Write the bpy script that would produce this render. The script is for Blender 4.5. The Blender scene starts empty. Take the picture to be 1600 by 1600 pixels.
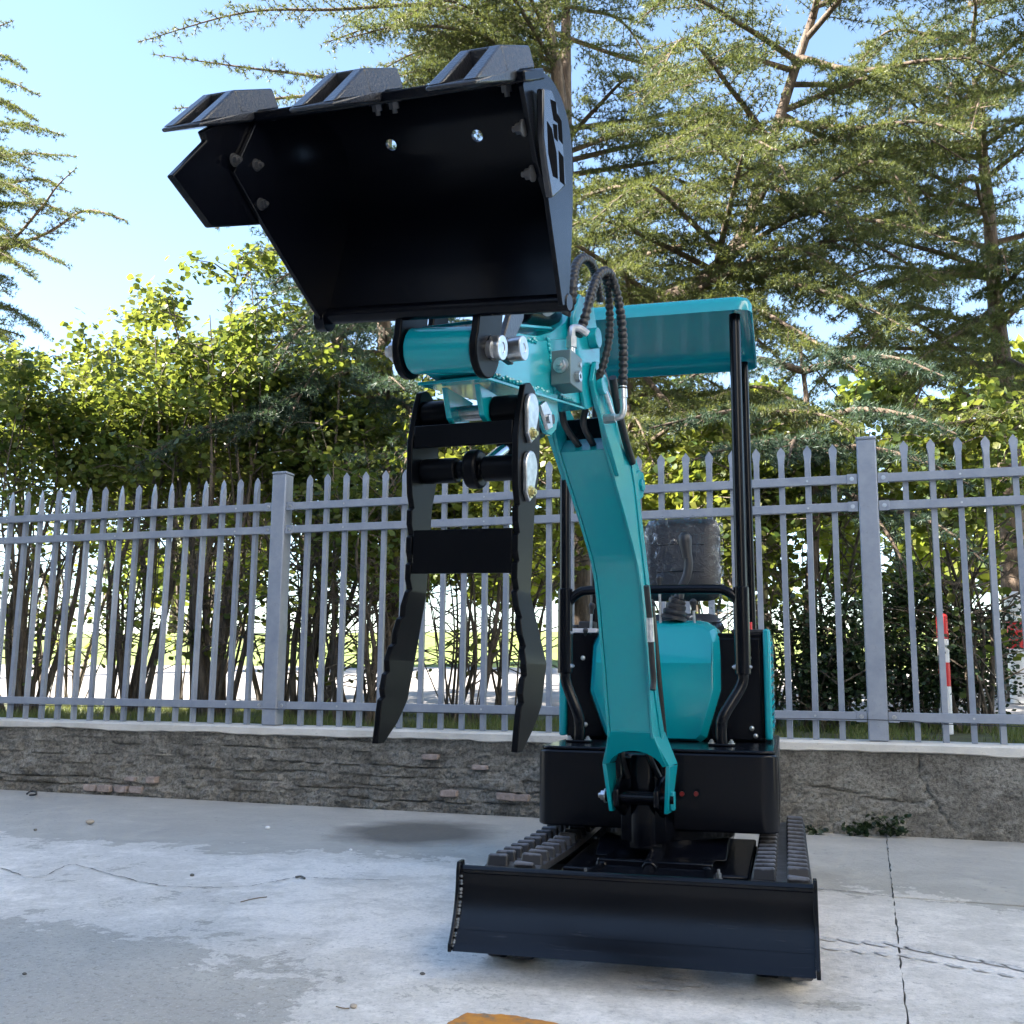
import bpy, bmesh, math, random
import numpy as np
from mathutils import Vector, Matrix, noise as mnoise

scene = bpy.context.scene
COL = scene.collection
R = math.radians

# ------------------------------------------------------------------ camera
F, PI_, YA, RO, H = 1650.0, 0.1576, -0.3239, 0.00997, 0.75
FWD = Vector((math.sin(YA) * math.cos(PI_), math.cos(YA) * math.cos(PI_), math.sin(PI_)))
RT0 = Vector((math.cos(YA), -math.sin(YA), 0.0))
UP0 = RT0.cross(FWD)
RT = (RT0 * math.cos(RO) + UP0 * math.sin(RO)).normalized()
UP = RT.cross(FWD).normalized()
cam_d = bpy.data.cameras.new('camera')
cam_d.sensor_width = 36.0
cam_d.sensor_fit = 'HORIZONTAL'
cam_d.lens = 36.0 * F / 1600.0
cam_d.clip_start = 0.05
cam_d.clip_end = 2000.0
cam = bpy.data.objects.new('camera', cam_d)
COL.objects.link(cam)
cam.matrix_world = Matrix(((RT.x, UP.x, -FWD.x, 0), (RT.y, UP.y, -FWD.y, 0), (RT.z, UP.z, -FWD.z, H), (0, 0, 0, 1)))
scene.camera = cam

# ------------------------------------------------------------------ sky, sun, exposure
SUN_EL, SUN_AZ = R(38.0), R(245.0)          # azimuth clockwise from +Y; sun behind the camera to the left
world = bpy.data.worlds.new('World')
scene.world = world
world.use_nodes = True
wn = world.node_tree.nodes
sky = wn.new('ShaderNodeTexSky')
sky.sky_type = 'NISHITA'
sky.sun_disc = False
sky.sun_elevation = SUN_EL
sky.sun_rotation = SUN_AZ
sky.air_density = 1.0
sky.dust_density = 0.1
sky.ozone_density = 1.0
bg = wn['Background']
bg.inputs['Strength'].default_value = 0.065
world.node_tree.links.new(sky.outputs[0], bg.inputs['Color'])
sun_d = bpy.data.lights.new('sun', 'SUN')
sun_d.energy = 5.0
sun_d.angle = R(0.5)
sun_d.color = (1.0, 0.94, 0.84)
sun = bpy.data.objects.new('sun', sun_d)
COL.objects.link(sun)
to_sun = Vector((math.sin(SUN_AZ) * math.cos(SUN_EL), math.cos(SUN_AZ) * math.cos(SUN_EL), math.sin(SUN_EL)))
sun.rotation_euler = to_sun.to_track_quat('Z', 'Y').to_euler()
sun.location = to_sun * 60
scene.view_settings.view_transform = 'Standard'
scene.view_settings.look = 'None'
scene.view_settings.gamma = 1.0
scene.view_settings.use_curve_mapping = False
scene.view_settings.exposure = 2.85
try:
    scene.cycles.max_bounces = 8
    scene.cycles.transparent_max_bounces = 12
    scene.cycles.use_denoising = True
except Exception:
    pass

# ------------------------------------------------------------------ reading photo pixels (1600 px frame) into real places at a known depth
CAMP = Vector((0, 0, H))
def ray(px, py):
    return FWD + RT * ((px - 800) / F) - UP * ((py - 800) / F)
def hit(px, py, p0, n):
    r = ray(px, py)
    return CAMP + r * ((Vector(p0) - CAMP).dot(n) / r.dot(n))
class Frame:
    def __init__(s, x, y, rot):
        s.rot = rot
        s.M = Matrix.Translation((x, y, 0)) @ Matrix.Rotation(-rot, 4, 'Z')
        s.I = s.M.inverted()
        s.X = Vector((math.cos(rot), -math.sin(rot), 0)); s.Y = Vector((math.sin(rot), math.cos(rot), 0))
    def x(s, px, py, v): return s.I @ hit(px, py, s.M @ Vector((v, 0, 0)), s.X)
    def y(s, px, py, v): return s.I @ hit(px, py, s.M @ Vector((0, v, 0)), s.Y)
    def z(s, px, py, v): return s.I @ hit(px, py, s.M @ Vector((0, 0, v)), Vector((0, 0, 1)))
FM = Frame(-0.612, 2.779, -0.0718)           # machine frame: +y to its rear, z up
FB = Frame(-0.66208, 3.19648, 0.067)         # boom frame: boom slewed a little
class Tilted(Frame):                            # a frame given by a full matrix
    def __init__(s, M):
        s.M = M; s.I = M.inverted(); q = M.to_3x3(); s.X = q @ Vector((1, 0, 0)); s.Y = q @ Vector((0, 1, 0))
_rv = Vector((0.0599, 0.090, -0.0404)); _pv = Vector((0, -1.367, 1.381))
FK = Tilted(FB.M @ Matrix.Translation(_pv + Vector((0.0133, -0.0412, -0.0206))) @ Matrix.Rotation(_rv.length, 4, _rv) @ Matrix.Translation(-_pv))   # the bucket, slightly canted on its pin
FW = Frame(0, 0, 0)                          # the yard and the fence

# ------------------------------------------------------------------ materials
def mat(name, base=(0.5, 0.5, 0.5), rough=0.5, metal=0.0, coat=0.0, spec=0.5):
    m = bpy.data.materials.new(name)
    m.use_nodes = True
    b = m.node_tree.nodes['Principled BSDF']
    b.inputs['Base Color'].default_value = (*base, 1)
    b.inputs['Roughness'].default_value = rough
    b.inputs['Metallic'].default_value = metal
    b.inputs['Coat Weight'].default_value = coat
    b.inputs['Coat Roughness'].default_value = 0.06
    b.inputs['Specular IOR Level'].default_value = spec
    return m
class NT:
    def __init__(s, m):
        s.t = m.node_tree; s.n = s.t.nodes; s.b = s.n['Principled BSDF']
    def new(s, typ, **kw):
        nd = s.n.new(typ)
        for k, v in kw.items():
            if k in nd.inputs.keys() if isinstance(k, str) else False: nd.inputs[k].default_value = v
            else: setattr(nd, k, v)
        return nd
    def link(s, a, b): s.t.links.new(a, b)
    def noise(s, vec, scale, detail=4, rough=0.55, dist=0.0):
        nd = s.n.new('ShaderNodeTexNoise')
        nd.inputs['Scale'].default_value = scale; nd.inputs['Detail'].default_value = detail
        nd.inputs['Roughness'].default_value = rough; nd.inputs['Distortion'].default_value = dist
        if vec is not None: s.link(vec, nd.inputs['Vector'])
        return nd.outputs['Fac']
    def ramp(s, fac, stops):
        nd = s.n.new('ShaderNodeValToRGB')
        el = nd.color_ramp.elements
        while len(el) < len(stops): el.new(0.5)
        for e, (p, c) in zip(el, stops):
            e.position = p
            e.color = (*c, 1) if len(c) == 3 else c
        s.link(fac, nd.inputs['Fac'])
        return nd.outputs['Color']
    def mix(s, fac, a, b, mode='MIX'):
        nd = s.n.new('ShaderNodeMix'); nd.data_type = 'RGBA'; nd.blend_type = mode
        for sock, v in ((nd.inputs[0], fac), (nd.inputs[6], a), (nd.inputs[7], b)):
            if hasattr(v, 'is_output'): s.link(v, sock)
            elif isinstance(v, (int, float)): sock.default_value = v
            else: sock.default_value = (*v, 1)
        return nd.outputs[2]
    def math(s, op, a, b=None):
        nd = s.n.new('ShaderNodeMath'); nd.operation = op
        for i, v in enumerate((a, b)):
            if v is None: continue
            if hasattr(v, 'is_output'): s.link(v, nd.inputs[i])
            else: nd.inputs[i].default_value = v
        return nd.outputs[0]
    def pos(s): return s.n.new('ShaderNodeNewGeometry').outputs['Position']
    def obj(s): return s.n.new('ShaderNodeTexCoord').outputs['Object']
    def bump(s, h, strength=0.3, dist=0.01):
        nd = s.n.new('ShaderNodeBump'); nd.inputs['Strength'].default_value = strength; nd.inputs['Distance'].default_value = dist
        s.link(h, nd.inputs['Height']); s.link(nd.outputs[0], s.b.inputs['Normal'])

def paint(name, base, rough, coat, dust=0.06, grime=(0.25, 0.25, 0.25), orange=0.012):
    m = mat(name, base, rough, coat=coat)
    t = NT(m); p = t.obj()
    n1 = t.noise(p, 6.0, 5, 0.6); n2 = t.noise(p, 45.0, 3, 0.6)
    f = t.math('MULTIPLY', t.ramp(n1, [(0.5, (0, 0, 0)), (0.8, (1, 1, 1))]), dust)
    t.link(t.mix(f, base, grime), t.b.inputs['Base Color'])
    rr = t.n.new('ShaderNodeMapRange'); t.link(n1, rr.inputs[0]); rr.inputs[3].default_value = rough * 0.75; rr.inputs[4].default_value = rough * 1.5
    t.link(rr.outputs[0], t.b.inputs['Roughness'])
    t.bump(n2, 0.05, orange * 0.2)
    return m
TEAL = paint('teal_paint', (0.001, 0.285, 0.345), 0.20, 0.35, 0.008)
BLACK = paint('black_paint', (0.003, 0.0035, 0.006), 0.2, 0.0, 0.008, (0.06, 0.06, 0.06))
BLACK.node_tree.nodes['Principled BSDF'].inputs['Specular IOR Level'].default_value = 0.22
FORKP = paint('black_fork_paint', (0.003, 0.0035, 0.005), 0.3, 0.0, 0.01, (0.05, 0.05, 0.05))
FORKP.node_tree.nodes['Principled BSDF'].inputs['Specular IOR Level'].default_value = 0.1
SHINYBLK = mat('glossy_black_plate', (0.02, 0.022, 0.028), 0.16, coat=0.6)
SLOTM = mat('dark_slot', (0.002, 0.002, 0.003), 0.9, spec=0.05)
DKSTEEL = mat('dark_bolt_steel', (0.10, 0.10, 0.105), 0.4, 0.6)
BLADEP = paint('black_blade_paint', (0.004, 0.005, 0.010), 0.2, 0.0, 0.10, (0.08, 0.08, 0.09))
BLADEP.node_tree.nodes['Principled BSDF'].inputs['Specular IOR Level'].default_value = 0.3
t_ = NT(BLADEP); mp_ = t_.n.new('ShaderNodeMapping'); mp_.inputs['Scale'].default_value = (2.0, 30, 45); t_.link(t_.obj(), mp_.inputs['Vector'])
sc_ = t_.ramp(t_.noise(mp_.outputs[0], 1.6, 5, 0.75, 0.8), [(0.60, (0, 0, 0)), (0.74, (1, 1, 1))])
lo_ = t_.n.new('ShaderNodeSeparateXYZ'); t_.link(t_.obj(), lo_.inputs[0])
sc_ = t_.math('MULTIPLY', sc_, t_.ramp(t_.math('MULTIPLY', lo_.outputs[2], 4.0), [(0.3, (1, 1, 1)), (0.75, (0.1, 0.1, 0.1))]))
t_.link(t_.mix(t_.math('MULTIPLY', sc_, 0.35), (0.0035, 0.004, 0.006), (0.14, 0.14, 0.15)), t_.b.inputs['Base Color'])
CAST = paint('black_cast_steel', (0.012, 0.013, 0.018), 0.3, 0.4, 0.02)
t_ = NT(CAST); t_.bump(t_.noise(t_.obj(), 160.0, 3, 0.7), 0.7, 0.003)
RUBBER = mat('track_rubber', (0.04, 0.042, 0.05), 0.45)
t_ = NT(RUBBER); n_ = t_.noise(t_.pos(), 30, 5, 0.65)
t_.link(t_.ramp(n_, [(0.4, (0.025, 0.027, 0.033)), (0.75, (0.10, 0.10, 0.11))]), t_.b.inputs['Base Color']); t_.bump(n_, 0.3, 0.004)
LUGM = mat('lit_top_lug_rubber', (0.03, 0.03, 0.035), 0.5)  # lug tops coloured paler, sides near black, standing in for light from above
t_ = NT(LUGM); s_ = t_.n.new('ShaderNodeSeparateXYZ'); t_.link(t_.obj(), s_.inputs[0])
f_ = t_.ramp(t_.math('ADD', t_.math('MULTIPLY', s_.outputs[2], 30.0), t_.math('MULTIPLY', t_.math('SUBTRACT', t_.noise(t_.pos(), 40, 4, 0.7), 0.5), 0.5)), [(0.68, (0.012, 0.012, 0.015)), (0.88, (0.115, 0.12, 0.14))])
t_.link(f_, t_.b.inputs['Base Color'])
HOSE = mat('hose_rubber', (0.012, 0.012, 0.014), 0.42)
STEEL = mat('zinc_steel', (0.62, 0.63, 0.64), 0.3, 0.9)
t_ = NT(STEEL); n_ = t_.noise(t_.obj(), 60, 4, 0.6); t_.link(t_.ramp(n_, [(0.3, (0.45, 0.46, 0.47)), (0.7, (0.72, 0.73, 0.74))]), t_.b.inputs['Base Color'])
CHROME = mat('chrome_rod', (0.75, 0.76, 0.78), 0.12, 1.0)
BRASS = mat('yellow_zinc', (0.55, 0.5, 0.25), 0.32, 0.85)
GREYBLK = mat('grey_valve_block', (0.12, 0.17, 0.18), 0.4, 0.3)
REDP = mat('red_plastic', (0.6, 0.01, 0.02), 0.35)
REDDARK = mat('red_reflector', (0.16, 0.012, 0.012), 0.3)
VINYL = mat('black_vinyl', (0.012, 0.013, 0.017), 0.5)
t_ = NT(VINYL); t_.bump(t_.noise(t_.obj(), 26, 4, 0.6, 1.0), 0.5, 0.01)
PLASTIC = mat('black_plastic', (0.02, 0.021, 0.025), 0.45)
FENCEM = paint('grey_blue_fence_paint', (0.26, 0.29, 0.35), 0.42, 0.05, 0.25, (0.36, 0.36, 0.38))
t_ = NT(FENCEM); n1 = t_.noise(t_.pos(), 7, 6, 0.7); n2 = t_.noise(t_.pos(), 60, 4, 0.7)
c_ = t_.mix(t_.ramp(n1, [(0.35, (0, 0, 0)), (0.7, (1, 1, 1))]), (0.22, 0.25, 0.31), (0.31, 0.335, 0.385))
c_ = t_.mix(t_.math('MULTIPLY', t_.ramp(n2, [(0.60, (0, 0, 0)), (0.72, (1, 1, 1))]), 0.35), c_, (0.16, 0.15, 0.14))
t_.link(c_, t_.b.inputs['Base Color'])

def film():
    m = bpy.data.materials.new('clear_plastic_film'); m.use_nodes = True
    t = NT(m); b = t.b
    b.inputs['Base Color'].default_value = (0.9, 0.93, 1, 1); b.inputs['Roughness'].default_value = 0.08
    tr = t.n.new('ShaderNodeBsdfTransparent'); mx = t.n.new('ShaderNodeMixShader'); gl = t.n.new('ShaderNodeBsdfGlossy')
    gl.inputs['Roughness'].default_value = 0.12
    n = t.noise(t.obj(), 14, 5, 0.65, 2.2)
    bp = t.n.new('ShaderNodeBump'); bp.inputs['Strength'].default_value = 0.8; bp.inputs['Distance'].default_value = 0.012
    t.link(n, bp.inputs['Height']); t.link(bp.outputs[0], gl.inputs['Normal'])
    fr = t.n.new('ShaderNodeLayerWeight'); fr.inputs['Blend'].default_value = 0.35; t.link(bp.outputs[0], fr.inputs['Normal'])
    t.link(t.math('MULTIPLY', fr.outputs['Fresnel'], t.ramp(t.noise(t.obj(), 22, 5, 0.75, 2.5), [(0.50, (0.02, 0.02, 0.02)), (0.66, (0.7, 0.7, 0.7))])), mx.inputs[0]); t.link(tr.outputs[0], mx.inputs[1]); t.link(gl.outputs[0], mx.inputs[2])
    t.link(mx.outputs[0], t.n['Material Output'].inputs['Surface'])
    return m
FILM = film()

def leafmat(name, c1, c2, c3, trans=0.4, rough=0.45):
    m = mat(name, c1, rough)
    t = NT(m)
    g = t.n.new('ShaderNodeNewGeometry')
    col = t.ramp(g.outputs['Random Per Island'], [(0.0, c1), (0.55, c2), (1.0, c3)])
    n = t.noise(g.outputs['Position'], 1.1, 3, 0.6)
    col = t.mix(t.ramp(n, [(0.35, (0, 0, 0)), (0.7, (1, 1, 1))]), col, t.mix(0.3, col, c3))
    t.link(col, t.b.inputs['Base Color'])
    tl = t.n.new('ShaderNodeBsdfTranslucent'); mx = t.n.new('ShaderNodeMixShader'); mx.inputs[0].default_value = trans
    t.link(t.mix(0.45, col, (c3[0] * 1.5, c3[1] * 1.6, c3[2] * 0.7)), tl.inputs['Color'])
    t.link(t.b.outputs[0], mx.inputs[1]); t.link(tl.outputs[0], mx.inputs[2])
    t.link(mx.outputs[0], t.n['Material Output'].inputs['Surface'])
    return m
NEEDLE = leafmat('cedar_needles', (0.028, 0.058, 0.036), (0.066, 0.096, 0.044), (0.16, 0.165, 0.05), 0.45, 0.5)
NEEDLEB = leafmat('shaded_cedar_needles', (0.03, 0.065, 0.05), (0.045, 0.085, 0.062), (0.08, 0.115, 0.07), 0.3, 0.5)  # bluer, duller copy of the cedar needles with shade in the colour
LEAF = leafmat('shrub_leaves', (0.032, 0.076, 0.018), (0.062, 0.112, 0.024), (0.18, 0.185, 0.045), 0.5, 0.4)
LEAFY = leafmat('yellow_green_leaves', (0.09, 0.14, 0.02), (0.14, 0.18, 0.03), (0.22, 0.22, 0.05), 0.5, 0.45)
LEAFD = leafmat('dark_evergreen_leaves', (0.014, 0.03, 0.012), (0.022, 0.045, 0.016), (0.04, 0.065, 0.02), 0.2, 0.4)
GRASSM = leafmat('grass_blades', (0.06, 0.11, 0.02), (0.10, 0.15, 0.03), (0.2, 0.19, 0.07), 0.3, 0.6)
def barkmat(name, a, b, c, sc):
    m = mat(name, a, 0.85); t = NT(m); p = t.pos()
    mp = t.n.new('ShaderNodeMapping'); mp.inputs['Scale'].default_value = (1, 1, 0.22); t.link(p, mp.inputs['Vector'])
    n = t.noise(mp.outputs[0], sc, 6, 0.7, 0.6)
    t.link(t.ramp(n, [(0.3, a), (0.52, b), (0.72, c)]), t.b.inputs['Base Color']); t.bump(n, 0.9, 0.03)
    return m
BARK = barkmat('cedar_bark', (0.035, 0.024, 0.018), (0.12, 0.085, 0.06), (0.26, 0.19, 0.14), 22)
STEMB = barkmat('shrub_bark', (0.045, 0.035, 0.028), (0.12, 0.095, 0.07), (0.22, 0.18, 0.14), 30)

# ------------------------------------------------------------------ mesh building
class MB:
    def __init__(s): s.v = []; s.f = []
    def add(s, vs, fs):
        o = len(s.v); s.v.extend([tuple(v) for v in vs]); s.f.extend([tuple(i + o for i in f) for f in fs]); return s
    def box(s, x0, x1, y0, y1, z0, z1):
        return s.add([(x0, y0, z0), (x1, y0, z0), (x1, y1, z0), (x0, y1, z0), (x0, y0, z1), (x1, y0, z1), (x1, y1, z1), (x0, y1, z1)],
                     [(0, 3, 2, 1), (4, 5, 6, 7), (0, 1, 5, 4), (1, 2, 6, 5), (2, 3, 7, 6), (3, 0, 4, 7)])
    def obox(s, c, ax, ay, az):
        c = Vector(c); ax = Vector(ax); ay = Vector(ay); az = Vector(az)
        vs = [c + ax * i + ay * j + az * k for k in (-1, 1) for i, j in ((-1, -1), (1, -1), (1, 1), (-1, 1))]
        return s.add(vs, [(0, 3, 2, 1), (4, 5, 6, 7), (0, 1, 5, 4), (1, 2, 6, 5), (2, 3, 7, 6), (3, 0, 4, 7)])
    def prism(s, pts, d):                       # planar polygon pts (3-D) extruded by the vector d
        n = len(pts); d = Vector(d); a = [Vector(p) for p in pts]
        return s.add(a + [p + d for p in a], [tuple(range(n - 1, -1, -1)), tuple(range(n, 2 * n))] + [(i, (i + 1) % n, n + (i + 1) % n, n + i) for i in range(n)])
    def px(s, prof, x0, x1):                    # (y, z) profile extruded along x
        return s.prism([(x0, y, z) for y, z in prof], (x1 - x0, 0, 0))
    def py(s, prof, y0, y1):
        return s.prism([(x, y0, z) for x, z in prof], (0, y1 - y0, 0))
    def pz(s, prof, z0, z1):
        return s.prism([(x, y, z0) for x, y in prof], (0, 0, z1 - z0))
    def cyl(s, a, b, r, n=20, r2=None):
        return s.tube([a, b], [r, r if r2 is None else r2], n)
    def tube(s, path, r, n=12, cap=True):
        P = [Vector(p) for p in path]; m = len(P)
        rr = r if isinstance(r, (list, tuple)) else [r] * m
        t0 = (P[1] - P[0]).normalized()
        u = t0.orthogonal().normalized()
        vs = []
        for i in range(m):
            t = (P[min(i + 1, m - 1)] - P[max(i - 1, 0)])
            t = t.normalized() if t.length > 1e-9 else t0
            u = (u - t * u.dot(t)).normalized(); w = t.cross(u)
            for k in range(n):
                a = 2 * math.pi * k / n
                vs.append(P[i] + (u * math.cos(a) + w * math.sin(a)) * rr[i])
        fs = [(i * n + k, i * n + (k + 1) % n, (i + 1) * n + (k + 1) % n, (i + 1) * n + k) for i in range(m - 1) for k in range(n)]
        if cap: fs += [tuple(range(n - 1, -1, -1)), tuple(range((m - 1) * n, m * n))]
        return s.add(vs, fs)
    def sphere(s, c, r, nu=14, nv=9, sc=(1, 1, 1)):
        c = Vector(c); vs = [c + Vector((0, 0, -r * sc[2]))]
        for j in range(1, nv):
            a = math.pi * j / nv - math.pi / 2
            for i in range(nu):
                b = 2 * math.pi * i / nu
                vs.append(c + Vector((math.cos(a) * math.cos(b) * r * sc[0], math.cos(a) * math.sin(b) * r * sc[1], math.sin(a) * r * sc[2])))
        vs.append(c + Vector((0, 0, r * sc[2])))
        fs = [(0, 1 + (i + 1) % nu, 1 + i) for i in range(nu)]
        for j in range(nv - 2):
            for i in range(nu):
                a = 1 + j * nu + i; b = 1 + j * nu + (i + 1) % nu
                fs.append((a, b, b + nu, a + nu))
        k = len(vs) - 1; q = 1 + (nv - 2) * nu
        fs += [(q + i, q + (i + 1) % nu, k) for i in range(nu)]
        return s.add(vs, fs)
    def ring(s, c, axis, ro, ri, w, n=24):      # a washer / pipe
        c = Vector(c); ax = Vector(axis).normalized(); u = ax.orthogonal().normalized(); v = ax.cross(u); vs = []
        for k in range(n):
            d = u * math.cos(2 * math.pi * k / n) + v * math.sin(2 * math.pi * k / n)
            vs += [c + d * ro - ax * w / 2, c + d * ro + ax * w / 2, c + d * ri + ax * w / 2, c + d * ri - ax * w / 2]
        return s.add(vs, [(4 * k + j, 4 * ((k + 1) % n) + j, 4 * ((k + 1) % n) + (j + 1) % 4, 4 * k + (j + 1) % 4) for k in range(n) for j in range(4)])
    def mesh(s, name, m=None, smooth=True, ang=35):
        me = bpy.data.meshes.new(name)
        me.from_pydata(s.v, [], s.f); me.update()
        bm = bmesh.new(); bm.from_mesh(me); bmesh.ops.recalc_face_normals(bm, faces=bm.faces); bm.to_mesh(me); bm.free()
        if smooth:
            me.polygons.foreach_set('use_smooth', [True] * len(me.polygons)); me.set_sharp_from_angle(angle=R(ang))
        if m: me.materials.append(m)
        return me
def link(name, me, parent=None, fr=None, bevel=0.0, kind=None):
    o = bpy.data.objects.new(name, me); COL.objects.link(o)
    if parent: o.parent = parent
    if fr is not None: o.matrix_local = fr
    if bevel:
        b = o.modifiers.new('bevel', 'BEVEL'); b.width = bevel; b.segments = 2; b.limit_method = 'ANGLE'; b.angle_limit = R(40); b.use_clamp_overlap = True
    if kind: o['kind'] = kind
    return o
def part(name, mb, m, parent, fr=None, bevel=0.0, label=None, smooth=True, ang=35):
    o = link(name, mb.mesh(name, m, smooth, ang), parent, fr, bevel)
    if label: o['label'] = label
    return o
def empty(name, loc, rz=0.0):
    o = bpy.data.objects.new(name, None); COL.objects.link(o); o.location = loc; o.rotation_euler = (0, 0, rz); o.empty_display_size = 0.1; return o
def tag(o, label, cat, group=None):
    o['label'] = label; o['category'] = cat
    if group: o['group'] = group
    return o
def bez(pts, n=8):                               # smooth curve through points (Catmull-Rom)
    P = [Vector(p) for p in pts]; P = [P[0] * 2 - P[1]] + P + [P[-1] * 2 - P[-2]]; out = []
    for i in range(1, len(P) - 2):
        for k in range(n):
            t = k / n
            a, b, c, d = P[i - 1], P[i], P[i + 1], P[i + 2]
            out.append(0.5 * ((2 * b) + (c - a) * t + (2 * a - 5 * b + 4 * c - d) * t * t + (3 * b - a - 3 * c + d) * t ** 3))
    return out + [P[-2]]
def bolt(mb, c, axis, r, h, n=6):
    c = Vector(c); a = Vector(axis).normalized()
    mb.cyl(c, c + a * h * 0.25, r * 1.45, 14); mb.cyl(c + a * h * 0.25, c + a * h, r, n); mb.cyl(c + a * h, c + a * h * 1.5, r * 0.5, 10)
exec_parts = []

#==SETTING==
# ================================================================== yard
def concrete(name, dusty):
    m = mat(name, (0.4, 0.4, 0.4), 0.8); t = NT(m); p = t.pos()
    big = t.noise(p, 0.75, 5, 0.6, 0.8); mid = t.noise(p, 2.6, 6, 0.65, 1.2); fine = t.noise(p, 38, 6, 0.7); spk = t.noise(p, 140, 3, 0.6)
    base = t.ramp(mid, [(0.3, (0.37, 0.34, 0.295)), (0.55, (0.45, 0.42, 0.365)), (0.75, (0.53, 0.50, 0.44))])
    if dusty:
        sx0 = t.n.new('ShaderNodeSeparateXYZ'); t.link(p, sx0.inputs[0]); X, Y = sx0.outputs[0], sx0.outputs[1]
        w1 = t.noise(p, 0.85, 9, 0.68, 0.35); w2 = t.noise(p, 3.6, 9, 0.74, 0.5); w3 = t.noise(p, 14, 6, 0.75, 0.3)
        # where the dust lies: a broad band in the middle, thinning out to the wall and to bare rough concrete near the lower left
        far = t.math('SUBTRACT', 4.20, Y)                                       # + inside the band
        lowa = t.math('SUBTRACT', Y, 2.74)
        lowb = t.math('SUBTRACT', t.math('ADD', X, 1.55), t.math('MULTIPLY', t.math('SUBTRACT', 2.74, Y), 0.55))
        low = t.math('ADD', t.math('MAXIMUM', lowa, lowb), 0.06)
        edge = t.math('MINIMUM', t.math('MULTIPLY', far, 1.4), t.math('MULTIPLY', low, 0.8))
        edge = t.math('MINIMUM', edge, 0.26)
        wv = t.math('ADD', t.math('ADD', t.math('MULTIPLY', t.math('SUBTRACT', w1, 0.5), 1.9), t.math('MULTIPLY', t.math('SUBTRACT', w2, 0.5), 1.5)), t.math('MULTIPLY', t.math('SUBTRACT', w3, 0.5), 0.7))
        wv = t.math('ADD', wv, edge)
        f = t.ramp(wv, [(0.0, (0, 0, 0)), (0.10, (0.42, 0.42, 0.42)), (0.20, (0.6, 0.6, 0.6)), (0.42, (1, 1, 1))])
        rim = t.math('MULTIPLY', t.ramp(wv, [(0.0, (0, 0, 0)), (0.05, (1, 1, 1)), (0.13, (0, 0, 0))]), 0.45)   # whiter tide marks at the edges
        f = t.math('MINIMUM', t.math('ADD', f, rim), 1.0)
        grit = t.ramp(t.noise(p, 60, 6, 0.85), [(0.36, (0, 0, 0)), (0.54, (1, 1, 1))])
        f = t.math('MULTIPLY', f, t.math('ADD', t.math('MULTIPLY', grit, 0.4), 0.6))
        base = t.mix(t.math('MULTIPLY', t.ramp(w2, [(0.4, (0, 0, 0)), (0.62, (1, 1, 1))]), 0.45), base, (0.33, 0.31, 0.28))
        base = t.mix(f, base, (0.84, 0.785, 0.72))
        pit = t.ramp(t.noise(p, 26, 6, 0.8, 0.3), [(0.575, (0, 0, 0)), (0.64, (1, 1, 1))])
        rough_ = t.ramp(t.noise(p, 1.3, 4, 0.6), [(0.45, (0.2, 0.2, 0.2)), (0.6, (1, 1, 1))])
        base = t.mix(t.math('MULTIPLY', t.math('MULTIPLY', pit, rough_), 0.7), base, (0.17, 0.165, 0.16))
        bare = t.math('SUBTRACT', 1.0, f)
        sp1 = t.ramp(t.noise(p, 48, 5, 0.85, 0.4), [(0.54, (0, 0, 0)), (0.60, (1, 1, 1))])
        sp2 = t.ramp(t.noise(p, 90, 4, 0.8), [(0.57, (0, 0, 0)), (0.64, (1, 1, 1))])
        near = t.ramp(t.math('SUBTRACT', 4.2, Y), [(0.2, (0.15, 0.15, 0.15)), (0.9, (1, 1, 1))])
        base = t.mix(t.math('MULTIPLY', t.math('MULTIPLY', sp1, near), t.math('MULTIPLY', bare, 0.55)), base, (0.16, 0.15, 0.135))
        base = t.mix(t.math('MULTIPLY', t.math('MULTIPLY', sp2, near), t.math('MULTIPLY', bare, 0.6)), base, (0.66, 0.63, 0.59))
    else:
        st = t.ramp(big, [(0.36, (0, 0, 0)), (0.66, (1, 1, 1))])
        base = t.mix(t.math('MULTIPLY', st, 0.5), base, (0.30, 0.29, 0.27))
    base = t.mix(t.math('MULTIPLY', t.ramp(fine, [(0.4, (0, 0, 0)), (0.8, (1, 1, 1))]), 0.25), base, (0.5, 0.5, 0.5))
    base = t.mix(t.math('MULTIPLY', t.ramp(spk, [(0.6, (0, 0, 0)), (0.75, (1, 1, 1))]), 0.3), base, (0.18, 0.18, 0.18))
    # round patch on the slab by the wall, darker towards its middle
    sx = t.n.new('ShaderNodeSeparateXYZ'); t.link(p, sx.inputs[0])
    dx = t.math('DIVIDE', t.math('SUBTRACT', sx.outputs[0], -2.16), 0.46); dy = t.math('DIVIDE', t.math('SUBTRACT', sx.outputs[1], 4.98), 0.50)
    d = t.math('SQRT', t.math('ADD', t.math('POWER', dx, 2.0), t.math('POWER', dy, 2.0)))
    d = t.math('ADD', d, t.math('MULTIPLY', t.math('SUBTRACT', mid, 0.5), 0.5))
    darkened = t.ramp(d, [(0.55, (1, 1, 1)), (1.05, (0, 0, 0))])
    base = t.mix(t.math('MULTIPLY', darkened, 0.92), base, t.mix(fine, (0.075, 0.07, 0.06), (0.13, 0.12, 0.105)))
    t.link(base, t.b.inputs['Base Color'])
    t.link(t.ramp(mid, [(0.3, (0.6, 0.6, 0.6)), (0.7, (0.85, 0.85, 0.85))]), t.b.inputs['Roughness'])
    hgt = t.math('ADD', t.math('MULTIPLY', fine, 0.6), t.math('MULTIPLY', mid, 1.2))
    t.bump(hgt, 0.5, 0.02)
    return m
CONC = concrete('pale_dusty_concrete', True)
CONCB = concrete('grey_concrete', False)
DIRT = mat('dark_joint_dirt', (0.13, 0.125, 0.115), 0.95)
rng = random.Random(7)
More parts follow.
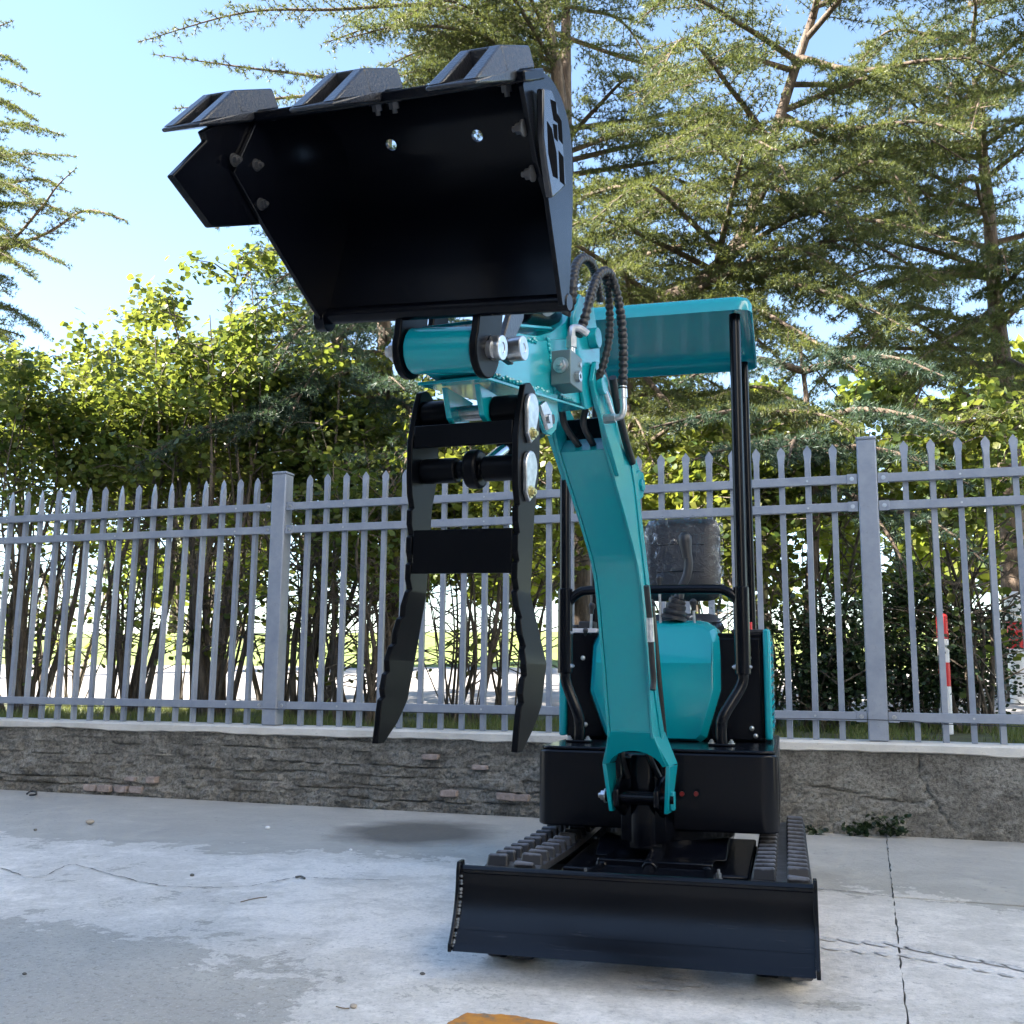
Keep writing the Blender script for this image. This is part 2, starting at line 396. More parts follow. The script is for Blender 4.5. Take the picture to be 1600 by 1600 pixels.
yard = link('yard', MB().add([(-60, -40, -0.05), (60, -40, -0.05), (60, 5.76, -0.05), (-60, 5.76, -0.05)], [(0, 1, 2, 3)]).mesh('yard', DIRT, False))
yard['kind'] = 'structure'
def jag(a, b, step, amp, rg):
    a = Vector(a); b = Vector(b); n = max(2, int((b - a).length / step)); d = (b - a).normalized(); q = Vector((-d.y, d.x, 0))
    return [a + (b - a) * (i / n) + (q * rg.uniform(-amp, amp) if 0 < i < n else Vector((0, 0, 0))) for i in range(n)]
def slab(x0, x1, y0, y1, m, lift=0.0, seed=1):
    rg = random.Random(seed)
    loop = jag((x0, y0, 0), (x1, y0, 0), 0.05, 0.002, rg) + jag((x1, y0, 0), (x1, y1, 0), 0.04, 0.0035, rg) + jag((x1, y1, 0), (x0, y1, 0), 0.04, 0.0035, rg) + jag((x0, y1, 0), (x0, y0, 0), 0.04, 0.0035, rg)
    o = link('slab', MB().prism([(p.x, p.y, -0.045) for p in loop], (0, 0, 0.045 + lift)).mesh('slab', m, False), yard)
    o['kind'] = 'structure'
    return o
JX = 0.05
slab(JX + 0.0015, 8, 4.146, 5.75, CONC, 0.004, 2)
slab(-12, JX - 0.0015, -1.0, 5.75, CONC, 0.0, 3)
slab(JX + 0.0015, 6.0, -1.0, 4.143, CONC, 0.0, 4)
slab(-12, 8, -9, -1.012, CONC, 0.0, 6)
# wandering crack across the left of the yard
cr = MB()
cp = [FW.z(px, py, 0.0) for px, py in ((0, 1358), (60, 1372), (110, 1352), (170, 1366), (240, 1383), (300, 1387), (380, 1386), (430, 1378), (470, 1372), (540, 1375), (640, 1376))]
cp = bez(cp, 9); rg = random.Random(5)
cp = [p_ + Vector((rg.uniform(-.004, .004), rg.uniform(-.007, .007), 0)) for p_ in cp]
for i in range(len(cp) - 1):
    a, b = cp[i], cp[i + 1]; w = rg.choice((0.0012, 0.002, 0.003, 0.004, 0.0008)); a = a.copy()
    q = Vector((-(b - a).y, (b - a).x, 0)).normalized()
    cr.add([a - q * w, b - q * w, b + q * w, a + q * w], [(0, 1, 2, 3)])
cr.v = [(x, y, 0.003) for x, y, z in cr.v]
cp2 = [FW.z(px, py, 0.0) for px, py in ((1225, 1386), (1270, 1389), (1330, 1394), (1375, 1400), (1394, 1402))]
for i in range(len(cp2) - 1):
    a_, b_ = cp2[i], cp2[i + 1]
    for k in range(8):
        a, b2 = a_.lerp(b_, k / 8), a_.lerp(b_, (k + 1) / 8); w = rg.uniform(0.0015, 0.004); q = Vector((-(b2 - a).y, (b2 - a).x, 0)).normalized()
        cr.add([a - q * w, b2 - q * w, b2 + q * w, a + q * w], [(0, 1, 2, 3)])
cr.v = [(x, y, 0.003) for x, y, z in cr.v]
o = link('crack', cr.mesh('crack', DIRT, False), yard); o['kind'] = 'structure'
# orange paint stripe
OR = mat('orange_road_paint', (0.55, 0.21, 0.02), 0.7); t_ = NT(OR); n_ = t_.noise(t_.pos(), 22, 6, 0.7)
t_.link(t_.ramp(n_, [(0.36, (0.22, 0.16, 0.10)), (0.5, (0.5, 0.2, 0.03)), (0.7, (0.62, 0.27, 0.03))]), t_.b.inputs['Base Color'])
c = [FW.z(px, py, 0.004) for px, py in ((700, 1597), (730, 1582), (800, 1586), (884, 1601))]
dn = Vector((0.10, -0.55, 0))
lp = []
rg = random.Random(3)
top = [c[0], c[1], c[2], c[3]]
for a, b in zip(top[:-1], top[1:]): lp += jag((a.x, a.y, 0), (b.x, b.y, 0), 0.012, 0.004, rg)
lp += [Vector((c[3].x, c[3].y, 0)), Vector((c[3].x, c[3].y, 0)) + dn, Vector((c[0].x, c[0].y, 0)) + dn]
o = link('painted_stripe', MB().add([(p.x, p.y, 0.004) for p in lp], [tuple(range(len(lp)))]).mesh('painted_stripe', OR, False))
tag(o, 'worn orange paint stripe on the concrete at the bottom edge', 'road marking')
# tread prints pressed in the dust
DUSTMARK = mat('dark_tread_dust', (0.2, 0.2, 0.21), 0.9)
t_ = NT(DUSTMARK); n_ = t_.noise(t_.pos(), 45, 5, 0.7); t_.link(t_.ramp(n_, [(0.36, (0.36, 0.35, 0.335)), (0.58, (0.68, 0.65, 0.62))]), t_.b.inputs['Base Color'])
tm = MB(); rg = random.Random(11)
for px, py in ((1290, 1467), (1330, 1471), (1368, 1475), (1404, 1478), (1438, 1485), (1477, 1492), (1515, 1499), (1553, 1506), (1590, 1513)):
    a = FW.z(px, py, 0.0)
    for dx_, dy_, s_ in ((0, 0, 1.0), (0.02, -0.12, 0.6)):
        k = [(-0.034, 0.030), (0.0, 0.012), (0.034, -0.022), (0.018, -0.040), (-0.020, -0.018), (-0.042, 0.012)]
        tm.add([(a.x + dx_ + u * s_ + rg.uniform(-.006, .006), a.y + dy_ + v * s_ + rg.uniform(-.006, .006), 0.003) for u, v in k], [(0, 1, 2, 3, 4, 5)])
for px, py in ((1015, 1533), (1048, 1527), (1082, 1540), (1050, 1546), (1010, 1545)):
    a = FW.z(px, py, 0.0)
    tm.add([(a.x + u, a.y + v, 0.003) for u, v in ((-0.025, -0.015), (0.02, -0.018), (0.026, 0.012), (-0.018, 0.016))], [(0, 1, 2, 3)])
o = link('tread_prints', tm.mesh('tread_prints', DUSTMARK, False), yard); o['kind'] = 'stuff'

# ================================================================== low wall
WALLM = mat('rough_grey_render', (0.14, 0.135, 0.125), 0.95)
t_ = NT(WALLM); p_ = t_.pos(); n1 = t_.noise(p_, 4, 8, 0.75, 0.5); n2 = t_.noise(p_, 60, 6, 0.78); n3 = t_.noise(p_, 150, 2, 0.5)
c_ = t_.ramp(n1, [(0.32, (0.19, 0.175, 0.15)), (0.5, (0.36, 0.335, 0.29)), (0.68, (0.54, 0.51, 0.455))])
c_ = t_.mix(t_.math('MULTIPLY', t_.ramp(n2, [(0.35, (1, 1, 1)), (0.55, (0, 0, 0))]), 0.8), c_, (0.05, 0.045, 0.04))
c_ = t_.mix(t_.math('MULTIPLY', t_.ramp(n2, [(0.58, (0, 0, 0)), (0.75, (1, 1, 1))]), 0.5), c_, (0.48, 0.47, 0.45))
c_ = t_.mix(t_.ramp(n3, [(0.74, (0, 0, 0)), (0.78, (1, 1, 1))]), c_, (0.6, 0.6, 0.58))
t_.link(c_, t_.b.inputs['Base Color']); t_.bump(t_.math('ADD', n2, t_.math('MULTIPLY', n3, 0.4)), 1.0, 0.022)
COPM = mat('coping_concrete', (0.36, 0.35, 0.33), 0.85)
t_ = NT(COPM); p_ = t_.pos(); n1 = t_.noise(p_, 3, 6, 0.65); n2 = t_.noise(p_, 60, 5, 0.7)
c_ = t_.ramp(n1, [(0.3, (0.52, 0.49, 0.44)), (0.7, (0.74, 0.70, 0.64))]); c_ = t_.mix(t_.math('MULTIPLY', t_.ramp(n2, [(0.6, (0, 0, 0)), (0.72, (1, 1, 1))]), 0.5), c_, (0.14, 0.14, 0.13))
t_.link(c_, t_.b.inputs['Base Color']); t_.bump(n2, 0.4, 0.008)
BRICKM = mat('weathered_brick', (0.25, 0.17, 0.15), 0.9)
t_ = NT(BRICKM); n1 = t_.noise(t_.pos(), 28, 6, 0.7); t_.link(t_.ramp(n1, [(0.3, (0.18, 0.15, 0.135)), (0.55, (0.34, 0.27, 0.24)), (0.75, (0.48, 0.41, 0.38))]), t_.b.inputs['Base Color']); t_.bump(n1, 0.6, 0.008)
wall = empty('low_wall', (-2.5, 5.76, 0))
tag(wall, 'low rough grey rendered wall with pale concrete coping carrying the fence', 'wall')
WI = Matrix.Translation((2.5, -5.76, 0))
YF = 5.76
def fbm(x, z, s, o=4):
    return mnoise.fractal(Vector((x * s, 3.7, z * s)), 0.6, 2.1, o)
nx, nz = 1150, 54
X0, X1 = -10.9, 4.6
vs = []; fs = []
crk = [(0.06, 0.4), (0.10, -.2), (0.135, .6), (0.185, 0.1), (0.25, -.5), (0.325, .3), (0.385, .2)]
for j in range(nz + 1):
    z = -0.05 + 0.465 * j / nz
    for i in range(nx + 1):
        x = X0 + (X1 - X0) * i / nx
        left = 1.0 / (1.0 + math.exp((x + 0.8) * 4))
        d = 0.008 * fbm(x, z, 2.2, 3) + (0.005 + 0.010 * left) * fbm(x, z, 13, 5) + (0.009 + 0.005 * left) * fbm(x, z, 42, 3)
        gro = 0.0
        for k, (zc, ph) in enumerate(crk):
            zz = zc + 0.018 * fbm(x + ph * 7, ph, 1.3, 3) + 0.006 * fbm(x + ph * 3, ph, 9, 2)
            on = max(0.0, min(1.0, 0.3 + 1.8 * fbm(x + ph * 11, ph * 5, 0.9, 2)))
            gro = max(gro, on * math.exp(-((z - zz) / 0.0045) ** 2))
        d -= left * 0.026 * gro
        d += left * 0.014 * (mnoise.cell(Vector((x * 4.3 + int(z / 0.065) * 0.5, int(z / 0.065), 0))) - 0.5) * (1 if z < 0.36 else 0.3)
        # the branching crack on the right
        for xa, za, xb, zb in ((0.225, 0.41, 0.22, 0.29), (0.22, 0.29, 0.27, 0.19), (0.27, 0.19, 0.38, 0.03), (-0.06, 0.18, 0.24, 0.165), (-0.3, 0.23, -0.05, 0.2)):
            tt = max(0, min(1, ((x - xa) * (xb - xa) + (z - za) * (zb - za)) / ((xb - xa) ** 2 + (zb - za) ** 2)))
            dd = math.hypot(x - xa - (xb - xa) * tt + 0.01 * fbm(x, z, 14, 2), z - za - (zb - za) * tt + 0.01 * fbm(z, x, 14, 2))
            d -= 0.022 * math.exp(-(dd / 0.0065) ** 2)
        vs.append((x + 2.5, -d - (0.0 if z > 0.02 else 0.0), z))
for j in range(nz):
    for i in range(nx):
        a = j * (nx + 1) + i
        fs.append((a, a + 1, a + nx + 2, a + nx + 1))
b0 = len(vs)
vs += [(X0 + 2.5, 0.30, -0.05), (X1 + 2.5, 0.30, -0.05), (X1 + 2.5, 0.30, 0.41), (X0 + 2.5, 0.30, 0.41)]
fs += [(b0 + 1, b0, b0 + 3, b0 + 2)]
m_ = MB(); m_.v = vs; m_.f = fs
link('render_face', m_.mesh('render_face', WALLM, True, 60), wall)
# coping with a broken lower edge
rg = random.Random(21)
vs = []; n = 300
for i in range(n + 1):
    x = X0 + (X1 - X0) * i / n
    lo = 0.405 + 0.010 * fbm(x, 0, 2.5, 4) - (0.012 if x > -0.9 else 0) * 0
    fy = -0.028 + 0.004 * fbm(x, 5, 3, 3)
    hi = 0.452 + 0.003 * fbm(x, 9, 2, 3)
    vs += [(x + 2.5, fy + 0.016, lo), (x + 2.5, fy, lo + 0.006), (x + 2.5, fy, hi - 0.006), (x + 2.5, fy + 0.008, hi), (x + 2.5, 0.30, hi + 0.002), (x + 2.5, 0.30, lo)]
fs = [(6 * i + k, 6 * (i + 1) + k, 6 * (i + 1) + (k + 1) % 6, 6 * i + (k + 1) % 6) for i in range(n) for k in range(6)]
m_ = MB(); m_.v = vs; m_.f = fs
link('coping', m_.mesh('coping', COPM, True, 40), wall)
# bricks bared where the render has fallen off
rg = random.Random(4)
def rough_brick(cx, cz, w, h, seed):
    rg = random.Random(seed); b = MB()
    prof = [(-w, -h), (0, -h * 1.03), (w, -h), (w * 1.03, 0), (w, h), (0.1 * w, h * 1.02), (-w, h), (-w * 1.04, 0)]
    prof = [(a + rg.uniform(-.004, .004), c_ + rg.uniform(-.003, .003)) for a, c_ in prof]
    b.py(prof, -0.026 + rg.uniform(-.006, .004), 0.03)
    o = part('brick', b, BRICKM, wall, Matrix.Translation((cx + 2.5, 0, cz)), 0.005)
for i, (px, py, w, h) in enumerate(((139, 1231, .046, .020), (162, 1232, .046, .021), (187, 1233, .046, .021), (212, 1234, .048, .021), (204, 1217, .036, .014), (236, 1219, .033, .022), (672, 1183, .05, .015), (750, 1199, .045, .012), (790, 1245, .05, .02), (812, 1247, .05, .018), (700, 1240, .05, .018))):
    p = FW.y(px, py, YF - 0.02)
    rough_brick(p.x, max(p.z, 0.03), w, h, i)

# ================================================================== fence
fence = empty('metal_fence', (-1.75, 5.907, 0.455))
tag(fence, 'grey blue palisade fence of spear topped pickets on the low wall', 'fence')
FI = Matrix.Translation((1.75, -5.907, -0.455))
PITCH = 0.134
def picket_mesh():
    b = MB(); w, d, zt = 0.0145, 0.0145, 1.585
    b.box(-w, w, -d, d, 0, zt - 0.10)
    # flattened spear: pinched tube flares to a flat leaf then comes to a point
    st = [(zt - 0.10, w, d), (zt - 0.075, w * 1.12, d * 0.8), (zt - 0.045, w * 1.5, 0.004), (zt - 0.028, w * 1.45, 0.003), (zt, 0.0015, 0.002)]
    vs = []; 
    for z, a, c_ in st: vs += [(-a, -c_, z), (a, -c_, z), (a, c_, z), (-a, c_, z)]
    # a crease down the middle of the leaf
    fs = [(4 * i + k, 4 * i + (k + 1) % 4, 4 * i + 4 + (k + 1) % 4, 4 * i + 4 + k) for i in range(len(st) - 1) for k in range(4)] + [(16, 17, 18, 19)]
    b.add(vs, fs)
    return b.mesh('picket', FENCEM, True, 30)
pmesh = picket_mesh()
xs = [-3.359 + PITCH * i for i in range(25)]
xs += [-3.55 - 0.191 - PITCH * i for i in range(25)]
xs += [-7.135 - 0.191 - PITCH * i for i in range(25)]
xs += [0.2266 + PITCH * i for i in range(25)]
rg = random.Random(9)
for x in xs:
    o = link('picket', pmesh, fence); o.location = (x + 1.75, 0.012, 0.0)
    o.rotation_euler = (rg.uniform(-.004, .004), rg.uniform(-.003, .003), rg.uniform(-0.9, 0.2) if x < -3.5 else rg.uniform(-0.12, 0.12))
    if x < -3.5: o.rotation_euler[2] = rg.choice((-0.5, -0.35, 0.0, 0.1, -0.2))
bays = [(-10.84, -7.187), (-7.083, -3.602), (-3.498, -0.017), (0.087, 3.568)]
for a, b_ in bays:
    for z in (1.86, 1.71, 0.603):
        part('rail', MB().box(a + 1.75, b_ + 1.75, -0.028, 0.003, z - 0.047 - 0.455, z - 0.455), FENCEM, fence, None, 0.003)
        r_ = MB()
        k = 0
        for x in xs:
            if a < x < b_ and (round((x - a) / PITCH) % 7 == 3): bolt(r_, (x + 1.75, -0.028, z - 0.024 - 0.455), (0, -1, 0), 0.004, 0.004)
        part('rivet', r_, STEEL, fence)
for x in (-3.55, 0.035, -7.135, 3.62, -10.89):
    po = part('post', MB().box(-0.05, 0.05, -0.05, 0.05, 0, 1.59), FENCEM, fence, Matrix.Translation((x + 1.75, 0, 0)), 0.008)
    cb = MB().box(-0.053, 0.053, -0.053, 0.053, 1.59, 1.607)
    part('post_cap', cb, FENCEM, po, None, 0.006)
    for sx in (-1, 1):
        for z in (1.86, 1.71, 0.603):
            br = MB().box(sx * 0.052, sx * 0.105, -0.034, -0.0285, z - 0.052 - 0.455, z + 0.003 - 0.455)
            bo = part('bracket', br, FENCEM, po, None, 0.0015)
            bb = MB(); bolt(bb, (sx * 0.08, -0.034, z - 0.024 - 0.455), (0, -1, 0), 0.008, 0.006, 12)
            part('bolt', bb, STEEL, po)
w_ = MB()
wp = [(-10.8, 0.56), (-7.3, 0.555), (-5.5, 0.548), (-3.55, 0.557), (-1.8, 0.553), (0.03, 0.565), (0.6, 0.548), (3.5, 0.55)]
w_.tube(bez([(x + 1.75, -0.06, z - 0.455) for x, z in wp], 8), 0.0022, 6)
part('wire', w_, PLASTIC, fence)
# ================================================================== the excavator
ex = empty('mini_excavator', (-0.612, 2.779, 0), 0.0718)
tag(ex, 'teal and black tracked mini excavator with raised bucket parked before the fence', 'excavator')
BFR = FM.I @ FB.M                               # boom frame inside the machine frame
def mp(name, mb, m, bevel=0.0, parent=None, fr=None, **k): return part(name, mb, m, parent or ex, fr, bevel, **k)
def bp(name, mb, m, bevel=0.0, parent=None, **k):
    return part(name, mb, m, parent or ex, None if parent else BFR, bevel, **k)

# ---- tracks
YA_, YB_, ZC, RB = 0.135, 1.31, 0.136, 0.107
def loop_pts(r, n_arc=14, step=0.06):
    pts = []
    for k in range(n_arc + 1):
        a = math.pi / 2 + math.pi * k / n_arc
        pts.append((YA_ + r * math.cos(a), ZC + r * math.sin(a)))
    m = int((YB_ - YA_) / step)
    pts += [(YA_ + (YB_ - YA_) * k / m, ZC - r) for k in range(1, m)]
    for k in range(n_arc + 1):
        a = -math.pi / 2 + math.pi * k / n_arc
        pts.append((YB_ + r * math.cos(a), ZC + r * math.sin(a)))
    pts += [(YB_ - (YB_ - YA_) * k / m, ZC + r) for k in range(1, m)]
    return pts
def sag(y, z):
    if z > ZC + 0.08: return z - 0.012 * math.sin(max(0, min(1, (y - YA_) / (YB_ - YA_))) * math.pi)
    return z
LM = MB()                                        # one rubber lug, x across, y along the belt, z out
LM.add([(-.032, -.017, -.004), (.031, -.013, -.004), (.031, .013, -.004), (-.032, .019, -.004), (-.029, -.008, .030), (.026, -.005, .028), (.026, .006, .028), (-.029, .011, .030)],
       [(0, 3, 2, 1), (4, 5, 6, 7), (0, 1, 5, 4), (1, 2, 6, 5), (2, 3, 7, 6), (3, 0, 4, 7)])
lug_mesh = LM.mesh('lug', LUGM, False)
bmx = bmesh.new(); bmx.from_mesh(lug_mesh); bmesh.ops.bevel(bmx, geom=list(bmx.edges), offset=0.004, segments=1, affect='EDGES'); bmx.to_mesh(lug_mesh); bmx.free()
def track(xc):
    outer = loop_pts(RB); inner = loop_pts(RB - 0.018); n = len(outer); W_ = 0.0775
    b = MB()
    vs = []
    for (yo, zo), (yi, zi) in zip(outer, inner):
        vs += [(xc - W_, yo, sag(yo, zo)), (xc + W_, yo, sag(yo, zo)), (xc + W_, yi, sag(yi, zi)), (xc - W_, yi, sag(yi, zi))]
    b.add(vs, [(4 * i + k, 4 * i + (k + 1) % 4, 4 * ((i + 1) % n) + (k + 1) % 4, 4 * ((i + 1) % n) + k) for i in range(n) for k in range(4)])
    tr = mp('track', b, RUBBER)
    P2 = outer + [outer[0]]
    L = [0]
    for a, c_ in zip(P2[:-1], P2[1:]): L.append(L[-1] + math.hypot(c_[0] - a[0], c_[1] - a[1]))
    N = 36
    for k in range(N):
        for row in (-1, 1):
            s = ((k + (0.5 if row > 0 else 0)) / N * L[-1]) % L[-1]
            i = max(j for j in range(len(L) - 1) if L[j] <= s + 1e-9); t = (s - L[i]) / (L[i + 1] - L[i])
            y = P2[i][0] + (P2[i + 1][0] - P2[i][0]) * t; z = P2[i][1] + (P2[i + 1][1] - P2[i][1]) * t
            dy, dz = P2[i + 1][0] - P2[i][0], P2[i + 1][1] - P2[i][1]; l = math.hypot(dy, dz); dy /= l; dz /= l
            if z > ZC + RB - .001 or z < ZC - RB + .001:
                ny, nz_ = (0, 1) if z > ZC else (0, -1)
            else:
                cy = YA_ if y < 0.7 else YB_; ny, nz_ = (y - cy) / RB, (z - ZC) / RB
            o = link('lug', lug_mesh, tr)
            X_ = Vector((row, 0, 0)); Z_ = Vector((0, ny, nz_)); Y_ = Z_.cross(X_)
            o.matrix_local = Matrix(((X_.x, Y_.x, Z_.x, xc + row * 0.0445), (X_.y, Y_.y, Z_.y, y), (X_.z, Y_.z, Z_.z, sag(y, z)), (0, 0, 0, 1)))
    w = MB(); w.cyl((xc - .03, YA_, ZC), (xc + .03, YA_, ZC), RB - .022, 28); part('idler', w, BLACK, tr, None, .006)
    w = MB(); w.cyl((xc - .03, YB_, ZC), (xc + .03, YB_, ZC), RB - .03, 14); part('sprocket', w, BLACK, tr, None, .004)
    for y in (0.45, 0.66, 0.88, 1.1):
        w = MB(); w.cyl((xc - .04, y, 0.075), (xc + .04, y, 0.075), 0.052, 20); part('roller', w, BLACK, tr, None, .004)
    w = MB().box(xc - .045, xc + .045, YA_ + .09, YB_ - .08, 0.105, 0.185); part('track_frame', w, BLACK, tr, None, .01)
track(-0.335); track(0.385)

# ---- undercarriage and blade linkage
XU = 0.025
u = MB(); u.box(XU - .27, XU + .27, 0.36, 1.10, 0.11, 0.208); u.box(XU - .34, XU + .34, 0.40, .52, .09, .19); u.box(XU - .34, XU + .34, 0.95, 1.07, .09, .19); u.px([(0.52, 0.22), (0.62, 0.262), (1.02, 0.262), (1.08, 0.22)], XU - .2, XU + .2)
mp('undercarriage', u, BLACK, .006)
u = MB(); u.cyl((XU, 0.82, 0.255), (XU, 0.82, 0.305), 0.21, 40); mp('slew_ring', u, BLACK, .006)
lf = MB()
lf.prism([(XU - .225, .03, .195), (XU + .235, .03, .195), (XU + .165, .33, .222), (XU - .155, .33, .222)], (0, 0, -.012))
lf.prism([(XU - .155, .33, .222), (XU + .165, .33, .222), (XU + .165, .52, .225), (XU - .155, .52, .225)], (0, 0, -.012))
lift = mp('lift_frame', lf, BLACK, .003)
for s in (-1, 1):
    a = MB(); xo = XU + s * .23 + (.005 if s > 0 else 0); xi = XU + s * .16 + .005
    a.prism([(xo, -.02, .20), (xo - s * .022, -.02, .20), (xi - s * .022, .33, .232), (xi, .33, .232)], (0, 0, -.055)); a.prism([(xi, .33, .232), (xi - s * .022, .33, .232), (xi - s * .022, .6, .232), (xi, .6, .232)], (0, 0, -.055))
    part('arm_rail', a, BLADEP, lift, None, .007)
fr_ = MB(); fr_.box(XU - .16, XU + .17, .345, .37, .214, .238); part('cross_bar', fr_, BLACK, lift, None, .003)
for px, py, r in ((936, 1352, .009), (1098, 1362, .011), (915, 1368, .008), (1123, 1370, .008)):
    p = FM.z(px, py, .21); b = MB(); bolt(b, (p.x, p.y, .20), (0, 0, 1), r, .02); part('bolt', b, STEEL, lift)
cy = MB(); cy.cyl((XU - .005, .04, .205), (XU - .005, .33, .225), .014, 16); cy.cyl((XU - .005, .3, .222), (XU - .005, .56, .245), .022, 18); mp('blade_cylinder', cy, BLACK, .003)
for s in (-1, 1):
    c = MB(); c.px([(-.03, .17), (.10, .17), (.10, .235), (.06, .25), (.02, .235)], XU + s * .035 - .006, XU + s * .035 + .006); mp('clevis', c, BLACK, .003)
n_ = MB(); bolt(n_, (XU - .042, .06, .225), (-1, 0, 0), .012, .012); mp('pin', n_, STEEL)

# ---- dozer blade
BY0, BZ0, BX0, BHW = -.122, .032, .016, .444
prof = [(y + BY0, z + BZ0) for y, z in ((0.000, .039), (.022, .062), (.046, .100), (.062, .140), (.071, .18), (.074, .222))]
cv = [(p.y, p.z) for p in bez([(0, y, z) for y, z in prof], 5)]
b = MB(); b.px(cv + [(y + .013, z) for y, z in reversed(cv)], BX0 - BHW, BX0 + BHW)
blade = mp('dozer_blade', b, BLADEP, 0.0, ang=60)
b = MB(); b.cyl((BX0 - BHW, BY0 + .081, BZ0 + .224), (BX0 + BHW, BY0 + .081, BZ0 + .224), .0115, 16); part('top_rib', b, BLADEP, blade)
lowc = [c for c in cv if c[1] < .088 + BZ0]
b = MB(); b.px([(y - .006, z) for y, z in lowc] + [(y - .0008, z) for y, z in reversed(lowc)], BX0 - BHW + .002, BX0 + BHW - .002); part('cutting_edge', b, BLADEP, blade)
for s in (-1, 1):
    ep = [(BY0 - .008, BZ0 + .036)] + [(y - .020, z + .004) for y, z in cv[3:]] + [(y + BY0, z + BZ0) for y, z in ((.060, .246), (.10, .246), (.105, .225), (.085, .12), (.045, .05))]
    b = MB(); b.px(ep, BX0 + s * (BHW + .0005) - (.0 if s > 0 else .010), BX0 + s * (BHW + .0005) + (.010 if s > 0 else 0)); part('end_plate', b, BLADEP, blade, None, .002)
wl = MB(); rg = random.Random(2)                  # rough weld beads inside the left end plate
for k in range(26):
    i = 3 + (len(cv) - 5) * k // 26
    y, z = cv[i]; wl.sphere((BX0 - BHW + .0015, y - .004 + rg.uniform(-.002, .002), z + rg.uniform(-.004, .004)), .0035, 6, 4)
part('weld_bead', wl, STEEL, blade)['kind'] = 'stuff'

# ---- body base with rounded front corners
def rrect(x0, x1, y0, y1, r, n=6):
    o = []
    for cx, cy_, a0 in ((x1 - r, y0 + r, -90), (x1 - r, y1 - r, 0), (x0 + r, y1 - r, 90), (x0 + r, y0 + r, 180)):
        o += [(cx + r * math.cos(R(a0 + 90 * k / n)), cy_ + r * math.sin(R(a0 + 90 * k / n))) for k in range(n + 1)]
    return o
b = MB(); b.pz(rrect(-.379, .379, .60, 1.95, .055), .292, .528); body = mp('platform', b, BLACK, .006)
b = MB(); b.pz(rrect(-.372, .372, .607, 1.5, .05), .5285, .540); part('floor_plate', b, BLACK, body, None, .004)
for px, py in ((1066, 1240), (1088, 1240)):
    p = FM.y(px, py, .60); b = MB(); b.ring((p.x, .597, p.z), (0, 1, 0), .012, .008, .012, 18); o_ = part('plug', b, BLACK, body)
    b = MB(); b.cyl((p.x, .60, p.z), (p.x, .592, p.z), .0075, 14); part('reflector', b, REDDARK, body)
b = MB(); b.box(.372, .382, .80, 1.3, .33, .51); part('side_cover', b, BLACK, body, None, .004)

# ---- swing bracket (kingpost) in the boom frame
k = MB()
k.box(-.075, .065, .05, .16, .27, .52); k.cyl((-.005, .09, .25), (-.005, .09, .53), .055, 24)
k.px([(.02, .36), (-.03, .38), (-.03, .43), (.02, .46), (.16, .50), (.16, .30)], -.075, -.058); k.px([(.02, .36), (-.03, .38), (-.03, .43), (.02, .46), (.16, .50), (.16, .30)], .048, .065)
king = bp('swing_bracket', k, BLACK, .005)
k = MB(); k.box(-.07, .06, .005, .045, .385, .425); part('crosspiece', k, BLACK, king, None, .004)
k = MB(); bolt(k, (-.004, .005, .408), (0, -1, 0), .006, .004, 12); part('grease_bolt', k, BRASS, king)
h = MB(); h.tube(bez([(-.055, .03, .60), (-.06, .02, .53), (-.05, .05, .46)], 8), .009, 8); part('hose', h, HOSE, king)
h = MB(); h.tube(bez([(.015, .03, .60), (.025, .02, .53), (.05, .05, .46)], 8), .009, 8); part('hose', h, HOSE, king)
# boom foot pin
k = MB(); k.cyl((-.105, 0, .406), (.105, 0, .406), .016, 16); pinb = bp('foot_pin', k, BLACK)
k = MB(); bolt(k, (-.104, 0, .408), (-1, 0, 0), .015, .016, 6); part('nut', k, STEEL, pinb)
k = MB(); k.px([(-.01, .375), (.012, .375), (.014, .43), (-.012, .43)], .094, .106); part('lock_tab', k, TEAL, pinb, None, .003)

